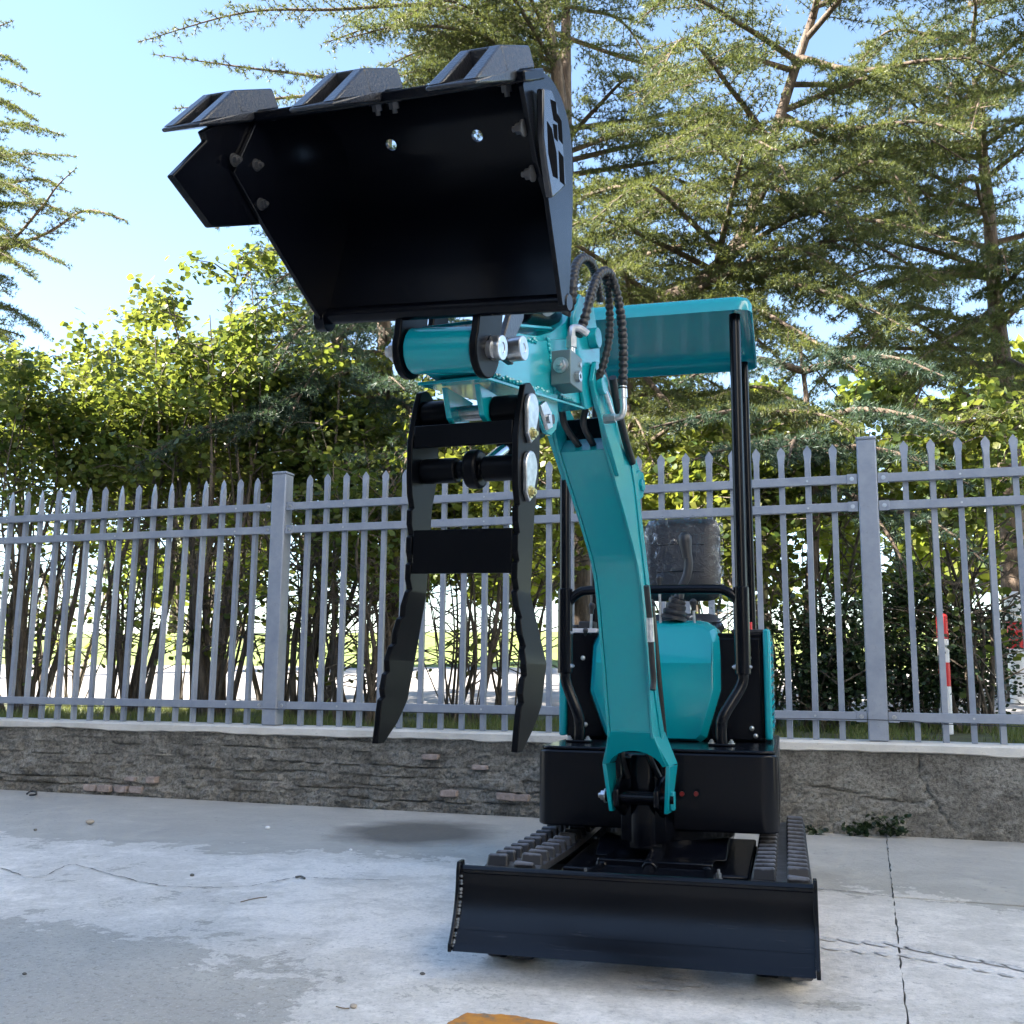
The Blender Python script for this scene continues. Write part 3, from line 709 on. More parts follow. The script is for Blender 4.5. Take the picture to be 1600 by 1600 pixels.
# ---- boom
fc = [(-.10, .585), (-.142, .757), (-.172, .867), (-.231, 1.048), (-.333, 1.163), (-.462, 1.278), (-.545, 1.352)]
bc = [(.02, .585), (-.06, .74), (-.085, .87), (-.145, 1.052), (-.20, 1.178), (-.25, 1.304), (-.32, 1.401), (-.42, 1.47)]
fcv = [(p.y, p.z) for p in bez([(0, y, z) for y, z in fc], 6)]; bcv = [(p.y, p.z) for p in bez([(0, y, z) for y, z in bc], 6)]
HB = .067
b = MB()
fi = [(y + .006, z) for y, z in fcv]; bi = [(y - .006, z) for y, z in bcv]
b.px(fi + bi[::-1], -HB + .006, HB - .006)
boom = bp('boom', b, TEAL, .002, ang=50)
for s in (-1, 1):
    tip = [(-.60, 1.43), (-.655, 1.455), (-.685, 1.495), (-.665, 1.54), (-.62, 1.55), (-.56, 1.53)]
    pl = fcv + tip + bcv[::-1]
    x0 = HB - .0055 if s > 0 else -HB - .0025
    b = MB(); b.px(pl, x0, x0 + .008); part('side_plate', b, TEAL, boom, None, .0015)
    # doubler plates round the arm pivot
    dbl = [(-.47, 1.29), (-.60, 1.40), (-.66, 1.445), (-.695, 1.495), (-.67, 1.552), (-.61, 1.56), (-.55, 1.49), (-.42, 1.34)]
    x1 = HB + .0025 if s > 0 else -HB - .0145
    b = MB(); b.px(dbl, x1, x1 + .012); part('doubler_plate', b, TEAL, boom, None, .002)
    b = MB(); b.cyl((s * (HB + .014), -.642, 1.497), (s * (HB + .030), -.642, 1.497), .026, 20); part('pivot_boss', b, TEAL, boom, None, .002)
    # raised edge strip seen along the side
    st = [(y, z) for (y, z) in bcv]; st2 = [(y - .035, z - .008) for (y, z) in bcv]
    x2 = HB + .0026 if s > 0 else -HB - .0066
    b = MB(); b.px(st + st2[::-1], x2, x2 + .004); part('edge_strip', b, TEAL, boom, None, .001)
    # fork legs of the foot
    xa, xb, xc = s * (HB - .002), s * .103, s * .090
    leg = MB()
    A = [(xa, -.10, .600), (xb, -.045, .505), (xc, -.022, .366)]
    Bk = [(xa, .055, .600), (xb, .055, .505), (xc, .022, .366)]
    th = -s * .012
    for i in range(2):
        q = [A[i], Bk[i], Bk[i + 1], A[i + 1]]
        leg.prism(q, (th, 0, 0))
    part('fork_leg', leg, TEAL, boom, None, .002)
arch = [(-HB, .604), (HB, .604)] + [(.094 - .0, .505)] + [(.085 * math.cos(R(a)), .485 + .062 * math.sin(R(a))) for a in range(15, 170, 12)] + [(-.094, .505)]
b = MB(); b.prism([(x, -.104 + max(0, (.604 - z)) * .55, z) for x, z in arch], (0, .010, 0)); part('arch_plate', b, TEAL, boom, None, .002)
b = MB(); b.px([(-.18, 1.30), (-.10, 1.345), (-.085, 1.385), (-.12, 1.41), (-.30, 1.39)], .018, .032); b.px([(-.18, 1.30), (-.10, 1.345), (-.085, 1.385), (-.12, 1.41), (-.30, 1.39)], -.032, -.018)
part('cylinder_lug', b, TEAL, boom, None, .002)
w = MB(); w.cyl((.066, -.16, 1.365), (.070, -.16, 1.365), .02, 16)
# right-hand bracket with the cylinder pin, behind the boom
b = MB(); b.px([(-.24, 1.255), (-.165, 1.285), (-.14, 1.325), (-.16, 1.36), (-.20, 1.36), (-.285, 1.315)], .052, .064); part('lug_plate', b, TEAL, boom, None, .002)
b = MB(); b.cyl((.064, -.185, 1.318), (.072, -.185, 1.318), .018, 16); part('lug_boss', b, TEAL, boom, None, .002)

# arm cylinder along the back of the boom
c = MB(); c.cyl((0, -.12, 1.37), (0, -.42, 1.60), .03, 20); cyl_ = bp('arm_cylinder', c, BLACK, .003)
c = MB(); c.cyl((0, -.40, 1.585), (0, -.60, 1.665), .015, 14); part('rod', c, CHROME, cyl_)
# boom cylinder low behind the boom, with white label
c = MB(); c.cyl((0.03, .10, .55), (0.02, .0, .98), .032, 18); c_ = bp('boom_cylinder', c, BLACK, .003)
hz = [FB.x(px, py, .088) for px, py in ((1010, 915), (1013, 945), (1015, 965), (1016, 985), (1018, 1020), (1021, 1060), (1020, 1078))]
c = MB(); c.tube(bez(hz, 5), .0085, 10); hp = bp('boom_hose', c, HOSE)
c = MB(); c.tube([hz[2], hz[3], hz[3] * .5 + hz[4] * .5], .0105, 12); part('ferrule', c, STEEL, hp)

# ---- arm (dipper)
ap = [(-1.36, 1.340), (-1.30, 1.337), (-.74, 1.418), (-.66, 1.44), (-.60, 1.47), (-.60, 1.66), (-.66, 1.705), (-.74, 1.70), (-.80, 1.62), (-.90, 1.56), (-1.0, 1.52), (-1.36, 1.425)]
b = MB(); b.px(ap, -.047, .047); arm = bp('arm', b, TEAL, .002)
for s in (-1, 1):
    x0 = .0475 if s > 0 else -.0535
    b = MB(); b.px([(-1.35, 1.352), (-1.30, 1.346), (-.74, 1.427), (-.68, 1.44), (-.63, 1.47), (-.63, 1.55), (-.80, 1.575), (-.92, 1.535), (-1.02, 1.50), (-1.35, 1.415)], x0, x0 + .006); part('side_plate', b, TEAL, arm, None, .0015)
    b = MB(); b.px([(-.59, 1.46), (-.585, 1.62), (-.64, 1.715), (-.75, 1.705), (-.80, 1.63), (-.79, 1.55), (-.70, 1.42)], s * .060 - .005, s * .060 + .005); part('ear_plate', b, TEAL, arm, None, .002)
    b = MB(); b.cyl((s * .065, -.665, 1.615), (s * .088, -.665, 1.615), .027, 18); part('ear_boss', b, TEAL, arm, None, .002)
b = MB(); b.prism([(-.072, -1.345, 1.330), (.072, -1.345, 1.330), (.072, -.735, 1.4175), (-.072, -.735, 1.4175)], (0, 0, -.007)); part('bottom_flange', b, TEAL, arm, None, .0015)
b = MB(); b.prism([(-.058, -1.36, 1.431), (.058, -1.36, 1.431), (.058, -.93, 1.556), (-.058, -.93, 1.556)], (0, 0, .007)); part('top_flange', b, TEAL, arm, None, .0015)
b = MB(); b.cyl((-.0715, -1.367, 1.381), (.0715, -1.367, 1.381), .0455, 36); boss = part('tip_boss', b, TEAL, arm, Matrix.Translation((0, -1.367, 1.381)) @ Matrix.Rotation(R(5), 4, 'Y') @ Matrix.Translation((0, 1.367, -1.381)), .003)
wl = MB(); rg = random.Random(8)                  # lumpy weld seams on the arm side
for a, c_ in (((-1.30, 1.350), (-.76, 1.428)), ((-.95, 1.53), (-.90, 1.41)), ((-1.33, 1.42), (-1.02, 1.50))):
    for k in range(30):
        t = k / 30; wl.sphere((.054, a[0] + (c_[0] - a[0]) * t + rg.uniform(-.004, .004), a[1] + (c_[1] - a[1]) * t + rg.uniform(-.003, .003)), rg.uniform(.004, .007), 6, 4)
part('weld_bead', wl, TEAL, arm)['kind'] = 'stuff'
# valve block, nut and fittings on the arm's right side
p = FB.x(865, 515, .075); q = FB.x(917, 600, .075)
yb0, yb1 = -.93, -.80
P0 = FB.y(865, 548, -.93); P1 = FB.y(896, 598, -.93)
vb = MB(); vb.box(.055, .055 + (P1.x - P0.x), -.93, -.845, P1.z, P0.z); 
vblock = bp('valve_block', vb, GREYBLK, .002)
xv = .055 + (P1.x - P0.x)
cN = FB.y(881, 570, -.93)
nb = MB(); bolt(nb, (.055 + (cN.x - P0.x), -.93, cN.z), (0, -1, 0), .013, .014); part('nut', nb, STEEL, vblock)
nb = MB(); nb.ring((xv + .002, -.89, (P0.z + P1.z) / 2 - .015), (1, 0, 0), .013, .007, .018, 6); nb.cyl((xv - .002, -.865, P0.z - .02), (xv + .004, -.865, P0.z - .02), .006, 10); part('port', nb, STEEL, vblock)
nb = MB(); xm = .055 + (xv - .055) * .75; nb.cyl((xm, -.888, P0.z), (xm, -.888, P0.z + .02), .009, 12); nb.cyl((xm, -.888, P0.z + .016), (xm, -.888, P0.z + .042), .0135, 6); nb.tube(bez([(xm, -.888, P0.z + .04), (xm + .001, -.887, P0.z + .062), (xm + .014, -.875, P0.z + .066), (xm + .03, -.86, P0.z + .055)], 5), .0095, 10); part('fitting', nb, STEEL, vblock)

# ---- hydraulic hoses (spiral-wrapped)
def hose(name, pts, r, spiral=True, m=HOSE):
    path = bez(pts, 10)
    if not spiral:
        b = MB(); b.tube(path, r, 12); return bp(name, b, m)
    # ribbed sleeve: resample and pulse the radius
    out = [path[0]]; acc = 0
    for a, c_ in zip(path[:-1], path[1:]):
        L_ = (c_ - a).length; k = max(1, int(L_ / .0028))
        out += [a + (c_ - a) * (j / k) for j in range(1, k + 1)]
    rr = []; s = 0
    for i, p_ in enumerate(out):
        if i: s += (p_ - out[i - 1]).length
        rr.append(r * (1.0 + (0.16 if (s % .0155) < .010 else -0.10)))
    b = MB(); b.tube(out, rr, 12); return bp(name, b, m, ang=60)
def bx(pts): return [FB.x(px, py, v) for px, py, v in pts]
def byy(pts): return [FB.y(px, py, v) for px, py, v in pts]
h1 = hose('hydraulic_hose', byy([(884, 492, -.86), (893, 470, -.87), (896, 440, -.87), (900, 415, -.84), (910, 404, -.80), (922, 410, -.75), (930, 428, -.68), (938, 470, -.62)]), .0105)
h2 = hose('hydraulic_hose', byy([(903, 524, -.86), (913, 500, -.85), (921, 470, -.84), (932, 436, -.80), (944, 424, -.76), (955, 432, -.72), (964, 460, -.69), (971, 500, -.67), (974, 550, -.66), (973, 608, -.66)]), .0105)
h3 = hose('hydraulic_hose', byy([(946, 432, -.74), (951, 460, -.68), (953, 500, -.66), (951, 535, -.66), (944, 565, -.66), (936, 590, -.66)]), .0095)
e1 = byy([(973, 606, -.66), (974, 628, -.66), (974, 642, -.66), (969, 651, -.66), (955, 653, -.66)])
nb = MB(); nb.tube(bez(e1, 6), .0085, 12); part('elbow', nb, STEEL, h2)
nb = MB(); a_, c_ = byy([(962, 653, -.66), (944, 655, -.66)]); nb.cyl(a_, c_, .012, 6); nb.cyl(byy([(973, 604, -.66)])[0], byy([(974, 622, -.66)])[0], .011, 12); part('swivel_nut', nb, STEEL, h2)
nb = MB(); a_, c_ = byy([(938, 585, -.66), (928, 592, -.66)]); nb.cyl(a_, c_, .014, 6); part('swivel_nut', nb, HOSE, h3)
hose('thin_pipe', byy([(938, 592, -.64), (948, 620, -.62), (960, 655, -.58)]), .006, False, STEEL)
hose('return_hose', byy([(957, 590, -.60), (966, 640, -.52), (978, 690, -.42), (988, 722, -.32)]), .0105, False)
hose('return_hose', byy([(940, 600, -.5), (956, 660, -.42), (970, 700, -.36), (985, 724, -.30)]), .008, False)
# hoses crossing inside the boom clevis
hose('inner_hose', [(-.035, -.60, 1.45), (-.03, -.585, 1.41), (-.015, -.52, 1.37)], .009, False)
hose('inner_hose', [(.03, -.60, 1.45), (.02, -.585, 1.41), (.025, -.52, 1.37)], .009, False)
dk = MB(); dk.box(-.058, .058, -.50, -.44, 1.33, 1.45); bp('dark_cavity_fill', dk, BLACK, .003)  # black box put in so the cavity between the plates looks dark

# ---- bucket cylinder and H-link
c = MB(); c.cyl((0, -.68, 1.655), (0, -.98, 1.595), .031, 22); bcy = bp('bucket_cylinder', c, BLACK, .003)
c = MB(); c.cyl((0, -.97, 1.597), (0, -1.215, 1.585), .016, 14); part('rod', c, CHROME, bcy)
c = MB(); c.cyl((.03, -.86, 1.635), (.05, -.94, 1.60), .014, 12); part('hose_fitting', c, STEEL, bcy)
lk = [(-1.295, 1.375), (-1.25, 1.375), (-1.235, 1.405), (-1.235, 1.44), (-1.195, 1.49), (-1.19, 1.60), (-1.215, 1.62), (-1.25, 1.60), (-1.265, 1.48), (-1.30, 1.42)]
for s in (-1, 1):
    b = MB(); b.px(lk, s * .087 - .007, s * .087 + .007); hl = bp('link_arm', b, FORKP if s < 0 else CAST, .003)
    b = MB(); b.cyl((s * .0945, -1.272, 1.400), (s * .124, -1.272, 1.400), .0245, 26); b.ring((s * .1245, -1.272, 1.400), (1, 0, 0), .0245, .009, .002, 24); part('pin_cap', b, STEEL, hl, None, .002)
b = MB(); b.cyl((-.08, -1.272, 1.400), (.08, -1.272, 1.400), .014, 14); bp('link_pin', b, STEEL)
b = MB(); b.cyl((-.08, -1.215, 1.59), (.08, -1.215, 1.59), .02, 16); bp('rod_pin', b, STEEL)

# ---- bucket
XL, XR = -.272, .254
pr = [(-1.62, 1.772), (-1.525, 1.822), (-1.44, 1.832), (-1.375, 1.79), (-1.345, 1.71), (-1.348, 1.61), (-1.362, 1.52), (-1.372, 1.462)]
pc = [(p.y, p.z) for p in bez([(0, *q) for q in pr], 5)]
def taper(y, z):                                   # walls lean in toward the back of the bucket
    d = ((y + 1.62) * .8 + (z - 1.772) * .6) - 0
    dd = max(0, (y + 1.372) * .80 + (z - 1.462) * .6)
    return min(.02, dd * .12)
bk = MB(); T_ = .008
n = len(pc); vs = []
cen = (-1.50, 1.62)
for (y, z) in pc:
    dy, dz = cen[0] - y, cen[1] - z; l = math.hypot(dy, dz); yi, zi = y + dy / l * T_, z + dz / l * T_; t_x = taper(y, z)
    vs += [(XL + t_x, y, z), (XR - t_x, y, z), (XR - t_x, yi, zi), (XL + t_x, yi, zi)]
bk.add(vs, [(4 * i + k, 4 * i + (k + 1) % 4, 4 * (i + 1) + (k + 1) % 4, 4 * (i + 1) + k) for i in range(n - 1) for k in range(4)] + [(0, 1, 2, 3), (4 * n - 1, 4 * n - 2, 4 * n - 3, 4 * n - 4)])
me = bk.mesh('bucket', BLACK, True, 40)
bucket = link('bucket', me, ex, FM.I @ FK.M)
# two round drain holes really cut through the floor sheet
fl0, fl1 = Vector((0, -1.62, 1.772)), Vector((0, -1.525, 1.822)); nf = Vector((0, -(fl1 - fl0).z, (fl1 - fl0).y)).normalized()
cutter = MB()
for px, py in ((614, 224), (748, 210)):
    r_ = ray(px, py); o0 = FK.I @ CAMP; d0 = (FK.I.to_3x3() @ r_)
    # march to the sheet profile
    best = None
    for i in range(n - 1):
        a, c_ = Vector((0, *pc[i])), Vector((0, *pc[i + 1])); nn = Vector((0, -(c_ - a).z, (c_ - a).y))
        t = (a - o0).dot(nn) / d0.dot(nn); q = o0 + d0 * t
        if min(a.y, c_.y) - 1e-6 <= q.y <= max(a.y, c_.y) + 1e-6 and min(a.z, c_.z) - .02 <= q.z <= max(a.z, c_.z) + .02 and i < n * .7: best = (q, nn.normalized()); break
    if best:
        q, nn = best; cutter.cyl(q - nn * .05, q + nn * .05, .0115, 20)
co = link('cutter', cutter.mesh('cutter', None, False)); co.matrix_world = FK.M
bm_ = bucket.modifiers.new('holes', 'BOOLEAN'); bm_.object = co; bm_.operation = 'DIFFERENCE'; bm_.solver = 'EXACT'
bpy.context.view_layer.update()
dg = bpy.context.evaluated_depsgraph_get()
nm = bpy.data.meshes.new_from_object(bucket.evaluated_get(dg)); bucket.modifiers.clear(); bucket.data = nm; nm.name = 'bucket'
bpy.data.objects.remove(co)
for s in (-1, 1):
    v2 = []
    def kx(px, py, v): q_ = FK.x(px, py, v); return (q_.y, q_.z)
    pw = pc + ([(-1.40, 1.452), kx(405, 350, XL), kx(360, 270, XL), (-1.64, 1.745)] if s < 0 else [(-1.40, 1.452), kx(856, 310, XR), kx(838, 250, XR), (-1.622, 1.752)])
    sgn = -1 if s < 0 else 1
    base = XL if s < 0 else XR
    outer = [(base - sgn * taper(y, z) + sgn * .0005, y, z) for y, z in pw]; inner = [(x - sgn * .009, y, z) for x, y, z in outer]
    m_ = len(pw); w = MB(); w.add(outer + inner, [tuple(range(m_)), tuple(range(2 * m_ - 1, m_ - 1, -1))] + [(i, (i + 1) % m_, m_ + (i + 1) % m_, m_ + i) for i in range(m_)])
    part('side_wall', w, BLACK, bucket, None, .0015)
b = MB(); b.cyl((XL - .002, -1.372, 1.464), (XR + .002, -1.372, 1.466), .0165, 22); b.cyl((XL - .014, -1.372, 1.457), (XL + .010, -1.372, 1.457), .024, 22); part('back_tube', b, BLACK, bucket, None, .002)
fd = Vector((0, -.095, -.05)).normalized(); fu = Vector((0, -fd.z, fd.y)); fu = fu if fu.z > 0 else -fu
def FP(x, a, h): return Vector((x, -1.60, 1.783)) + fd * a + fu * h      # a: forward of the lip, h: outside the floor
b = MB(); b.obox(FP(-.022, .012, -.004), (.290, 0, 0), fd * .042, fu * .009); lip = part('cutting_lip', b, BLACK, bucket, None, .003)
for xt in (-.305, -.038, .212):
    b = MB(); hw = .043
    def W(x, a, h): return FP(xt + x, a, h)
    # long wedge plate
    b.add([W(-hw, .06, -.010), W(hw, .06, -.010), W(hw, .205, -.008), W(-hw, .205, -.008), W(-hw, .03, .012), W(hw, .03, .012), W(hw, .205, -.001), W(-hw, .205, -.001)],
          [(0, 1, 2, 3), (7, 6, 5, 4), (0, 4, 5, 1), (1, 5, 6, 2), (2, 6, 7, 3), (3, 7, 4, 0)])
    for s in (-1, 1):                              # two ridges with a hollow between them
        x0, x1 = (-hw, -.017) if s < 0 else (.017, hw)
        b.add([W(x0, .202, .0), W(x1, .202, .0), W(x1 - (.008 if s > 0 else 0), .085, .046), W(x0 + (.008 if s < 0 else 0), .085, .046), W(x0, .07, .0), W(x1, .07, .0)],
              [(0, 1, 2, 3), (3, 2, 5, 4), (0, 3, 4), (1, 5, 2), (0, 4, 5, 1)])
    b.add([W(-hw, .088, .004), W(hw, .088, .004), W(hw - .008, .086, .045), W(-hw + .008, .086, .045), W(-hw, -.026, .006), W(hw, -.026, .006), W(hw - .004, -.022, .042), W(-hw + .004, -.022, .042)],
          [(0, 1, 2, 3), (5, 4, 7, 6), (3, 2, 6, 7), (0, 3, 7, 4), (1, 5, 6, 2), (0, 4, 5, 1)])
    tooth = part('tooth', b, CAST, bucket, None, .004, smooth=True)
    for dx in (-.02, .014):
        nb = MB(); bolt(nb, FP(xt + dx + .018, .0, -.010), -fu, .0095, .014); part('bolt', nb, DKSTEEL, bucket)
# left side cutter, reaching forward of the rim
sc = [kx(*q_, -.281) for q_ in ((407, 351), (325, 356), (264, 275), (318, 220), (312, 205), (340, 190), (400, 190), (440, 260), (430, 340))]
b = MB(); b.px(sc, -.288, -.2735); scl = part('side_cutter', b, BLACK, bucket, None, .003)
b = MB(); b.prism([(-.2885, -1.852, 1.570), (-.2885, -1.768, 1.668), (-.2735, -1.76, 1.662), (-.2735, -1.842, 1.571)], (0, .02, -.012)); 
for px, py in ((366, 250), (400, 258), (408, 319)):
    p = FK.x(px, py, -.262); nb = MB(); bolt(nb, (-.263, p.y, p.z), (1, 0, 0), .0078, .011); part('bolt', nb, DKSTEEL, bucket)
# right side cutter, flat against the wall, with cut slots
b = MB()
def rx(px, py): q = FK.x(px, py, .262); return (q.y, q.z)
outl = [rx(844, 138), rx(858, 142), rx(867, 168), rx(875, 220), rx(880, 290), rx(868, 302), rx(858, 310), rx(850, 262), rx(844, 215)]
b.px(outl, .2548, .268); scr = part('side_cutter', b, SHINYBLK, bucket, None, .003)
sl = MB()
for poly in ([(850, 190), (852, 240), (859, 276), (866, 280), (864, 240), (857, 202)], [(855, 156), (860, 188), (866, 193), (863, 160)], [(866, 178), (868, 218), (874, 226), (872, 190)], [(868, 236), (870, 284), (877, 290), (875, 246)], [(859, 194), (861, 216), (866, 222), (865, 196)]):
    cxp = sum(q[0] for q in poly) / len(poly); sl.px([rx(cxp + (q[0] - cxp) * 1.05, q[1]) for q in poly], .2681, .2685)
part('slot', sl, SLOTM, scr)['kind'] = 'stuff'
for px, py in ((818, 200), (832, 271)):
    p = FK.x(px, py, .243); nb = MB(); bolt(nb, (.2445, p.y, p.z), (-1, 0, 0), .0095, .014); part('bolt', nb, DKSTEEL, bucket)
EFR = FK.I @ FB.M @ Matrix.Translation((0, -1.367, 1.381)) @ Matrix.Rotation(R(5), 4, 'Y') @ Matrix.Translation((0, 1.367, -1.381))
for s in (-1, 1):                                  # hanger ears round the arm tip
    er = [(-1.367 + .056 * math.cos(R(a)), 1.381 + .056 * math.sin(R(a))) for a in range(-200, 25, 15)] + [(-1.315, 1.50), (-1.30, 1.56), (-1.345, 1.60), (-1.375, 1.47), (-1.42, 1.44)]
    b = MB(); b.px(er, s * .0825 - .008, s * .0825 + .008); part('ear', b, FORKP, bucket, EFR, .003)
    er2 = [(-1.345, 1.60), (-1.30, 1.47), (-1.265, 1.385), (-1.225, 1.365), (-1.195, 1.39), (-1.20, 1.43), (-1.245, 1.50), (-1.29, 1.62)]
b = MB(); b.cyl((-.092, -1.367, 1.381), (.10, -1.367, 1.381), .017, 16); bpin = part('bucket_pin', b, STEEL, bucket, EFR)
nb = MB(); bolt(nb, (-.0915, -1.367, 1.381), (-1, 0, 0), .023, .026); part('nut', nb, STEEL, bucket, EFR)
nb = MB(); nb.cyl((.0915, -1.352, 1.388), (.112, -1.352, 1.388), .024, 24); nb.ring((.1125, -1.352, 1.388), (1, 0, 0), .024, .010, .002, 24); part('pin_cap', nb, STEEL, bucket, EFR, .002)

# ---- clamp fork (thumb) hanging under the arm
yt = -1.232
for s in (-1, 1):                                  # teal hanger plates
    b = MB(); b.px([(-1.30, 1.328), (-1.17, 1.328), (-1.195, 1.26), (-1.235, 1.25), (-1.275, 1.27)], s * .036 - .006, s * .036 + .006); part('hanger_plate', b, TEAL, arm, None, .002)
fk = MB(); fk.cyl((-.108, yt, 1.290), (-.048, yt, 1.290), .031, 26); fork = bp('clamp_fork', fk, FORKP, .003); fork.matrix_local = BFR @ Matrix.Translation((-.004, .006, 1.29)) @ Matrix.Rotation(R(1.2), 4, 'Y') @ Matrix.Translation((0, 0, -1.29))
fk = MB(); fk.cyl((.048, yt, 1.290), (.108, yt, 1.290), .031, 26); part('tube', fk, FORKP, fork, None, .003)
fk = MB(); fk.cyl((-.045, yt, 1.290), (.045, yt, 1.290), .016, 18); part('pin', fk, STEEL, fork)
fk = MB(); fk.cyl((-.108, yt - .0, 1.172), (-.03, yt, 1.172), .026, 24); part('tube', fk, FORKP, fork, None, .003)
fk = MB(); fk.cyl((.03, yt, 1.172), (.108, yt, 1.172), .026, 24); part('tube', fk, FORKP, fork, None, .003)
fk = MB(); fk.cyl((-.03, yt, 1.172), (.03, yt, 1.172), .019, 20); fk.cyl((-.006, yt, 1.172), (.024, yt, 1.172), .040, 24); part('collar', fk, FORKP, fork, None, .006)
fk = MB(); fk.box(-.1085, .1085, yt - .050, yt - .040, 1.212, 1.258); part('cross_bar', fk, FORKP, fork, None, .002)
fk = MB(); fk.box(-.1085, .1085, yt - .036, yt - .026, .957, 1.045); part('cross_plate', fk, FORKP, fork, None, .002)
def tine(s):
    # stations down the plate: z, front y, back y, x
    st = [(1.345, -1.232, -1.225, .116), (1.335, -1.255, -1.20, .116), (1.29, -1.272, -1.172, .116), (1.225, -1.285, -1.165, .116), (1.16, -1.283, -1.168, .116), (1.10, -1.275, -1.185, .116), (1.05, -1.272, -1.187, .116), (.92, -1.268, -1.195, .116), (.785, -1.285, -1.175, .146), (.70, -1.305, -1.20, .147), (.66, -1.312, -1.24, .146), (.622, -1.318, -1.292, .146)]
    def at(z):
        for a, c_ in zip(st[:-1], st[1:]):
            if c_[0] <= z <= a[0]:
                t = (a[0] - z) / (a[0] - c_[0]); return [a[k] + (c_[k] - a[k]) * t for k in (1, 2, 3)]
        return list(st[-1][1:])
    zs = [1.345, 1.335, 1.31, 1.27, 1.225, 1.19, 1.16, 1.12]
    tz = [1.085, 1.03, .975, .92, .865, .81, .755, .705]      # saw-tooth notches
    for z in tz: zs += [z + .006, z, z - .028]
    zs += [.92, .785, .66, .64, .622]; zs = sorted(set(round(z, 4) for z in zs), reverse=True)
    vs = []; T2 = .0065
    for z in zs:
        yf, yb, x = at(z)
        for t_ in tz:
            if abs(z - t_) < .0005: yf += .0
            elif abs(z - t_ - .006) < .0005: yf += .009
            elif abs(z - t_ + .028) < .0005: yf -= .001
        x *= s
        vs += [(x - T2, yf, z), (x + T2, yf, z), (x + T2, yb, z), (x - T2, yb, z)]
    b = MB(); m_ = len(zs); b.add(vs, [(4 * i + k, 4 * i + (k + 1) % 4, 4 * (i + 1) + (k + 1) % 4, 4 * (i + 1) + k) for i in range(m_ - 1) for k in range(4)] + [(0, 1, 2, 3), (4 * m_ - 1, 4 * m_ - 2, 4 * m_ - 3, 4 * m_ - 4)])
    part('tine', b, FORKP, fork, None, .0015, ang=25)
tine(-1); tine(1)
for z, y in ((1.290, yt), (1.172, yt)):            # drop-shaped pin retainers on the right
    d = [(y + .030 * math.cos(R(a)), z + .032 * math.sin(R(a))) for a in range(-20, 201, 20)] + [(y - .024, z - .055), (y - .006, z - .072), (y + .010, z - .06)]
    b = MB(); b.px(d, .1232, .133); b2 = part('pin_retainer', b, STEEL, fork, None, .002)
    b = MB(); bolt(b, (.133, y - .005, z - .052), (1, 0, 0), .009, .008); part('bolt', b, BRASS, fork)
tc = MB(); tc.cyl((.012, yt + .03, 1.185), (.012, -1.06, 1.26), .013, 14); tcy = bp('clamp_rod', tc, CHROME)
tc = MB(); tc.cyl((.012, -1.08, 1.252), (.012, -.90, 1.335), .028, 20); bp('clamp_cylinder', tc, FORKP, .003)
def bq(px, py): q = FB.x(px, py, .055); return (q.y, q.z)
for s in (-1, 1):
    pl = [bq(*q) for q in ((832, 604), (870, 616), (871, 655), (868, 672), (860, 681), (852, 676), (846, 664), (836, 640))]
    b = MB(); b.px(pl, s * .052 - .005, s * .052 + .005); o_ = part('cylinder_bracket', b, TEAL, arm, None, .002)
q0 = bq(848, 655); b = MB(); b.px([bq(*q) for q in ((838, 634), (846, 627), (855, 645), (857, 668), (850, 672))], .058, .066); b.cyl((.066, q0[0], q0[1]), (.074, q0[0], q0[1]), .011, 6); part('lock_plate', b, STEEL, arm, None, .001)
q0 = bq(863, 655); b = MB(); b.cyl((.0565, q0[0], q0[1]), (.0578, q0[0], q0[1]), .011, 18); part('hole', b, HOSE, arm)

# ---- cowl
co_ = [(-.283, .71), (-.279, .88), (-.262, .938), (-.235, .962), (-.20, .974), (.11, .974), (.145, .966), (.172, .945), (.187, .90), (.187, .72), (.135, .555), (.115, .537), (-.205, .537), (-.228, .556)]
cx_, cz_ = -.048, .75
def ring_(s, y, bend=True):
    o = []
    for x, z in co_:
        xx, zz = cx_ + (x - cx_) * s, cz_ + (z - cz_) * (s + (1 - s) * .3)
        o.append((xx, y + (max(0, zz - .815) * .55 if bend else 0), zz))
    return o
m_ = len(co_)
rings = [ring_(.88, 1.0), ring_(.90, 1.0015), ring_(.985, 1.038), ring_(1.0, 1.055), ring_(1.0, 1.30, False)]
# the front face needs a crease at z = .815 where it folds back
b = MB(); vs = [p for r_ in rings for p in r_]
fs = [(i * m_ + k, i * m_ + (k + 1) % m_, (i + 1) * m_ + (k + 1) % m_, (i + 1) * m_ + k) for i in range(len(rings) - 1) for k in range(m_)]
f0 = rings[0]
lo = [k for k in range(m_) if f0[k][2] < .815]; hi = [k for k in range(m_) if f0[k][2] >= .815]
xl = cx_ + (-.281 - cx_) * .88; xr = cx_ + (.187 - cx_) * .88
vs += [(xl, 1.0, .815), (xr, 1.0, .815)]; q = len(vs)
up = [1, 2, 3, 4, 5, 6, 7, 8]; dn_ = [9, 10, 11, 12, 13, 0]
fs += [tuple([q - 2] + up + [q - 1]), tuple([q - 1] + dn_ + [q - 2])]
b.add(vs, fs); cowl = mp('cowl', b, TEAL, 0.0, ang=22)
